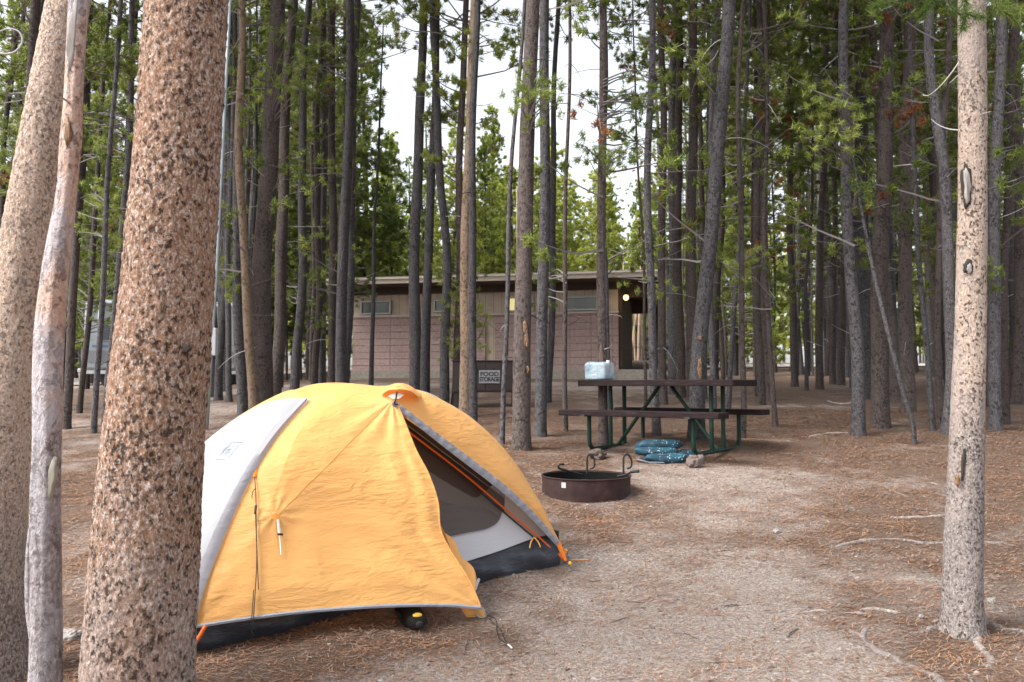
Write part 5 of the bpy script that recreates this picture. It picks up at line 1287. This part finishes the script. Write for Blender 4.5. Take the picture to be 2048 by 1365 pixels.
# ------------------------------------------------------------------ building
BLL = Vector((P(705, 700, 24.0).x, 24.0)); BR_ = Vector((P(1237, 700, 22.4).x, 22.4))
bx = (BR_ - BLL); BL = bx.length; bang = math.atan2(bx.y, bx.x)
M_BRICK = mat('split_face_block', rough=.95); n = N(M_BRICK)
bt = n.new('ShaderNodeTexBrick'); bt.offset = .0; bt.inputs['Scale'].default_value = 1; bt.inputs['Brick Width'].default_value = .60; bt.inputs['Row Height'].default_value = .2
bt.inputs['Mortar Size'].default_value = .011; bt.inputs['Color1'].default_value = (.42, .29, .27, 1); bt.inputs['Color2'].default_value = (.35, .24, .225, 1); bt.inputs['Mortar'].default_value = (.07, .05, .045, 1); bt.inputs['Mortar Smooth'].default_value = .3
sx_ = n.new('ShaderNodeSeparateXYZ'); n.L(n.obj, sx_.inputs[0]); cx_ = n.new('ShaderNodeCombineXYZ'); n.L(n.math('ADD', sx_.outputs[0], sx_.outputs[1]), cx_.inputs[0]); n.L(sx_.outputs[2], cx_.inputs[1]); n.L(cx_.outputs[0], bt.inputs[0])
rr_ = n.noise(13, None, 6, .7); n.col(n.mix(.6, bt.outputs[0], n.ramp(rr_, [(.3, (.32, .225, .21)), (.7, (.60, .455, .43))]))); n.bump(n.math('ADD', rr_, n.math('MULTIPLY', bt.outputs[1], -.8)), .9, .06)
M_PANEL = mat('tan_wood_siding', rough=.8); n = N(M_PANEL)
wv = n.new('ShaderNodeTexWave', wave_type='BANDS', bands_direction='X'); wv.inputs['Scale'].default_value = 1.3; n.L(n.obj, wv.inputs[0])
n.col(n.mix(n.ramp(wv.outputs[1], [(0, .5), (.03, 0.0)]), n.ramp(n.noise(4, None, 5), [(.3, (.44, .36, .285)), (.7, (.54, .45, .36))]), (.12, .09, .07)))
M_TRIM = mat('beige_fascia', (.55, .48, .41), .7); M_DKW = mat('dark_brown_wood', (.055, .035, .026), .8); M_CONC = rockmat('concrete', (.25, .22, .19), (.36, .33, .29))
M_GLASS = mat('dim_window_glass', (.045, .055, .045), .15, spec=.8); M_WFR = mat('white_window_frame', (.45, .47, .46), .5)
M_LITW = mat('lit_window', (.4, .36, .18), .5); M_LITW.node_tree.nodes['Principled BSDF'].inputs['Emission Color'].default_value = (.95, .8, .35, 1); M_LITW.node_tree.nodes['Principled BSDF'].inputs['Emission Strength'].default_value = .25
zb0 = P(705, 755, 24).z - .25
bd = empty('restroom_building', (BLL.x, BLL.y, zb0), 'long low campground building with mauve block walls and flat roof', 'building', None, bang)
def zof(py, px=705, Y=24.0): return P(px, py, Y).z - zb0
zp, zlg, ze = zof(742), zof(634), zof(572) - .12
Dp = 5.5
MB().box((BL / 2, Dp / 2 - .02, zp / 2), (BL + .06, Dp + .04, zp)).obj('plinth', M_CONC, bd)
mb = MB(); mb.box((BL * .258, Dp / 2, (zp + zlg) / 2), (BL * .516, Dp, zlg - zp)); w1 = mb.obj('block_wall', M_BRICK, bd)
mb = MB(); mb.box((BL * .552 + (BL * .448) / 2, Dp / 2, (zp + zlg) / 2), (BL * .448, Dp, zlg - zp)); mb.obj('block_wall', M_BRICK, bd)
MB().box((BL * .534, Dp / 2 + .04, (zp + zlg) / 2), (BL * .036, Dp - .08, zlg - zp)).obj('centre_panel', M_PANEL, bd)
mb = MB(); mb.box((BL / 2, Dp / 2 + .03, (zlg + ze + .1) / 2), (BL, Dp - .06, ze - zlg + .1)); mb.obj('upper_wall', M_PANEL, bd)
MB().box((BL / 2, -.02, zlg), (BL + .03, .06, .05)).obj('ledge', M_TRIM, bd)
def u_of(px, Y=23.2): # px on facade to local x
    d = ray(px, 600); t = ((BLL.x * bx.y - BLL.y * bx.x)) / (d.x * bx.y - d.y * bx.x)
    q = Vector((d.x * t, d.y * t)); return (q - BLL).length, q.y
for (xa, xb_, ya, yb_, lit) in ((722, 782, 603, 630, 0), (868, 890, 600, 625, 0), (1016, 1066, 595, 624, 1), (1127, 1196, 594, 622, 0)):
    (u0, Y0), (u1, Y1) = u_of(xa), u_of(xb_); zc0 = P(xa, yb_, Y0).z - zb0; zc1 = P(xa, ya, Y0).z - zb0
    w_, h_ = u1 - u0, zc1 - zc0; c0 = Vector(((u0 + u1) / 2, 0, (zc0 + zc1) / 2))
    win = MB().box(c0 + Vector((0, .035, 0)), (w_ - .06, .03, h_ - .06)).obj('window', M_LITW if lit else M_GLASS, bd)
    if lit: win['label'] = 'window glowing yellow'
    mb = MB(); 
    for s in (-1, 1): mb.box(c0 + Vector((0, -.01, s * (h_ / 2 - .02))), (w_, .07, .04)); mb.box(c0 + Vector((s * (w_ / 2 - .02), -.008, 0)), (.04, .066, h_ - .08))
    mb.obj('frame', M_WFR, win)
# roof: sloped slab with fascia, reaching right over the breezeway
XR = BL + .85
zr0 = zof(572); zr1 = zof(572)
mb = MB(); mb.box((XR / 2 - .2, Dp / 2 - .2, ze + .17), (XR + .9, Dp + 1.5, .12)); roof = mb.obj('roof', mat('roof_felt', (.26, .22, .19), .9), bd)
MB().box((XR / 2 - .2, -.98, ze + .10), (XR + .94, .05, .16), bev=.01).obj('fascia', M_TRIM, roof)
MB().box((XR / 2 - .2, -1.02, ze + .17), (XR + .98, .07, .05)).obj('gutter', mat('pale_gutter', (.5, .45, .4), .6), roof)
MB().box((XR + .27, Dp / 2 - .2, ze + .10), (.05, Dp + 1.4, .16)).obj('fascia', M_TRIM, roof)
MB().box((XR / 2 - .2, Dp / 2 - .24, ze + .05), (XR + .8, Dp + 1.3, .06)).obj('soffit', M_DKW, roof)
MB().box((BL / 2, -.03, ze - .06), (BL, .06, .24)).obj('frieze_board', M_DKW, bd)
# breezeway: beams, jamb, posts, far beam
MB().box((BL + .05, Dp / 2, (zp + ze) / 2), (.10, Dp - .1, ze - zp)).obj('side_wall', M_DKW, bd)
for yy in (.1, Dp - .2): MB().box((BL + .1 + .55, yy, ze - .2), (1.1, .14, .42)).obj('beam', M_DKW, bd)
for yy in (.1, Dp - .2): MB().box((XR + .12, yy, ze / 2), (.14, .14, ze)).obj('post', M_DKW, bd)
MB().box((BL + .6, Dp / 2, zp * .5), (1.2, Dp + .6, zp)).obj('floor_slab', M_CONC, bd)
# lamp
lpx = P(1252, 595, 22.2); lamp = MB().lathe([(0, -.09), (.05, -.075), (.075, -.03), (.075, .02), (.05, .06), (0, .06)], (0, 0, 0), 18).obj('lamp_globe', mat('lamp_glow', (1, .8, .4), .4), bd, smooth=True)
bn = bpy.data.materials['lamp_glow'].node_tree.nodes['Principled BSDF']; bn.inputs['Emission Color'].default_value = (1, .66, .22, 1); bn.inputs['Emission Strength'].default_value = 1.3
inv = Matrix.LocRotScale(Vector((BLL.x, BLL.y, zb0)), Matrix.Rotation(bang, 3, 'Z').to_quaternion(), (1, 1, 1)).inverted()
lamp.location = inv @ lpx
MB().lathe([(0, .12), (.09, .12), (.09, .065), (.0, .06)], (0, 0, 0), 18).obj('lamp_base', M_IRON, lamp, auto=40)
MB().tube([(0, 0, .10), (0, 0, float(ze + .05 - (inv @ lpx).z))], .015, 8).obj('lamp_stem', M_IRON, lamp)
pl2 = bpy.data.lights.new('porch_lamp_light', 'POINT'); pl2.energy = .6; pl2.color = (1, .66, .28); pl2.shadow_soft_size = .08
plo = obj('porch_lamp_light', pl2); plo.location = lpx + Vector((0, -.14, -.14))
# antenna / vent pipes on the roof
vp = P(918, 540, 25); MB().tube([(inv @ vp).to_tuple()[:2] + (ze + .15,), (inv @ vp).to_tuple()[:2] + (ze + .62,)], .06, 12).obj('vent_pipe', M_TRIM, roof, smooth=True)
vp = P(1034, 500, 24.5); q_ = inv @ vp; MB().tube([(q_.x, q_.y, ze + .15), (q_.x, q_.y, ze + 3.3)], .022, 8).obj('antenna_mast', mat('yellowish_pole', (.45, .36, .2), .6), roof, smooth=True)
# log lying beyond the breezeway
lgp = P(1274, 731, 29); lgz = lgp.z; lg_ = empty('parking_log', (lgp.x, 29, lgz), 'thick bare grey log lying beyond the breezeway', 'log')
lm = MB(); lm.tube([(-.62, .1, 0), (-.3, .05, 0), (.4, -.05, 0), (1.3, -.1, 0)], [.17, .18, .18, .17], 18); lm.obj('log', B_DEAD, lg_, auto=50)
MB().box((.1, 0, -.25), (1.6, .5, .14), bev=.02).obj('concrete_base', M_CONC, lg_)
MB().box((.1, 0, -.5), (1.4, .4, .36)).obj('footing', M_CONC, lg_)

# ------------------------------------------------------------------ motorhomes
M_RV = mat('white_gelcoat', (.30, .33, .36), .4); M_RVG = mat('grey_band', (.20, .21, .23), .4); M_WIN = mat('dark_tinted_window', (.02, .03, .04), .1, spec=.8); M_TYRE = mat('tyre_rubber', (.025, .025, .025), .8); M_CHR = mat('silver_metal', (.6, .62, .64), .3, .8)
M_RVD = mat('blue_tinted_windscreen', (.02, .045, .08), .1, spec=.9)
def motorhome(loc, rz, L, H, label, band=M_RVG, wind=M_WIN, zs=.55):
    t = empty('motorhome', loc, label, 'motorhome', None, rz)
    W2 = 2.4
    body = MB().box((0, 0, zs + (H - zs) / 2), (L, W2, H - zs), bev=.12).obj('body', M_RV, t)
    for s in (-1, 1):
        MB().box((0, s * (W2 / 2 + .004), zs + .42), (L - .3, .012, .34)).obj('side_band', band, t)
        MB().box((0, s * (W2 / 2 + .006), zs + .72), (L - .5, .012, .06)).obj('stripe', mat('blue_stripe', (.1, .18, .3), .4), t)
        MB().box((0, s * (W2 / 2 + .02), zs - .02), (L - .1, .05, .10)).obj('skirt_trim', M_CHR, t)
        for (a, w) in ((-L * .28, 1.0), (L * .06, .7)):
            wn = MB().box((a, s * (W2 / 2 + .004), H * .66), (w, .03, .55), bev=.012).obj('window', wind, t)
            mb = MB()
            for k in (-1, 1): mb.box((a, s * (W2 / 2 + .012), H * .66 + k * .29), (w + .08, .03, .04)); mb.box((a + k * (w / 2 + .02), s * (W2 / 2 + .012), H * .66), (.04, .03, .54))
            mb.obj('window_frame', M_RVG, wn)
        dr = MB().box((L * .28, s * (W2 / 2 + .006), zs + 1.0), (.65, .03, 1.8), bev=.02).obj('door', M_RV, t)
        MB().box((L * .28 + .24, s * (W2 / 2 + .03), zs + .9), (.04, .03, .14)).obj('handle', M_CHR, dr)
        MB().box((L * .28, s * (W2 / 2 + .022), zs + 1.45), (.4, .012, .5)).obj('door_window', wind, dr)
        for a in (-L * .3, L * .38):
            Mx = Matrix.Translation((a, s * (W2 / 2 - .14), .38)) @ Matrix.Rotation(R(90), 4, 'X')
            wh = MB().lathe([(.2, -.12), (.34, -.12), (.38, -.08), (.38, .08), (.34, .12), (.2, .12)], n=28, M=Mx).obj('tyre', M_TYRE, t, auto=30)
            MB().lathe([(0, -.10), (.2, -.11), (.21, 0), (.2, .11), (0, .10)], n=20, M=Mx).obj('rim', M_CHR, wh, auto=30)
    for s in (-1, 1):
        MB().box((s * (L / 2 + .01), 0, H * .66), (.03, 1.7, .8), bev=.012).obj('end_window', wind, t)
        for q in (-1, 1): MB().box((s * (L / 2 + .012), q * .95, zs + .3), (.03, .2, .14), bev=.01).obj('tail_light', mat('red_lens', (.4, .02, .02), .3), t)
        MB().box((s * (L / 2 + .06), 0, zs + .02), (.14, 2.3, .12), bev=.02).obj('bumper', M_CHR, t)
    MB().box((0, 0, zs - .12), (L * .8, .9, .22)).obj('chassis', M_IRON, t)
    MB().box((-L * .1, 0, H + .09), (.7, .6, .2), bev=.05).obj('roof_unit', M_RV, t)
    MB().tube([(-L * .45, -W2 / 2 - .06, H - .12), (L * .2, -W2 / 2 - .06, H - .12)], .05, 10).obj('awning_roll', M_RV, t, auto=50)
    MB().tube([(-L * .4, -W2 / 2 - .05, H - .12), (-L * .4, -W2 / 2 - .05, zs + .2)], .022, 6).obj('awning_arm', M_CHR, t)
    return t
x_ = (262 - 1024) / FPX * 21.5; zz_ = P(200, 783, 21).z
motorhome((x_, 24.0, zz_), R(12), 4.2, 2.6, 'white motorhome with grey band parked behind the left trunks')
x_ = (1300 - 1024) / FPX * 46; motorhome((x_ + 1.0, 46.5, g1(x_, 46.5)), R(8), 6.5, 3.3, 'white motorhome with blue dark windows parked beyond the breezeway', mat('navy_band', (.03, .05, .09), .3), M_RVD)
print('objects', len(bpy.data.objects))
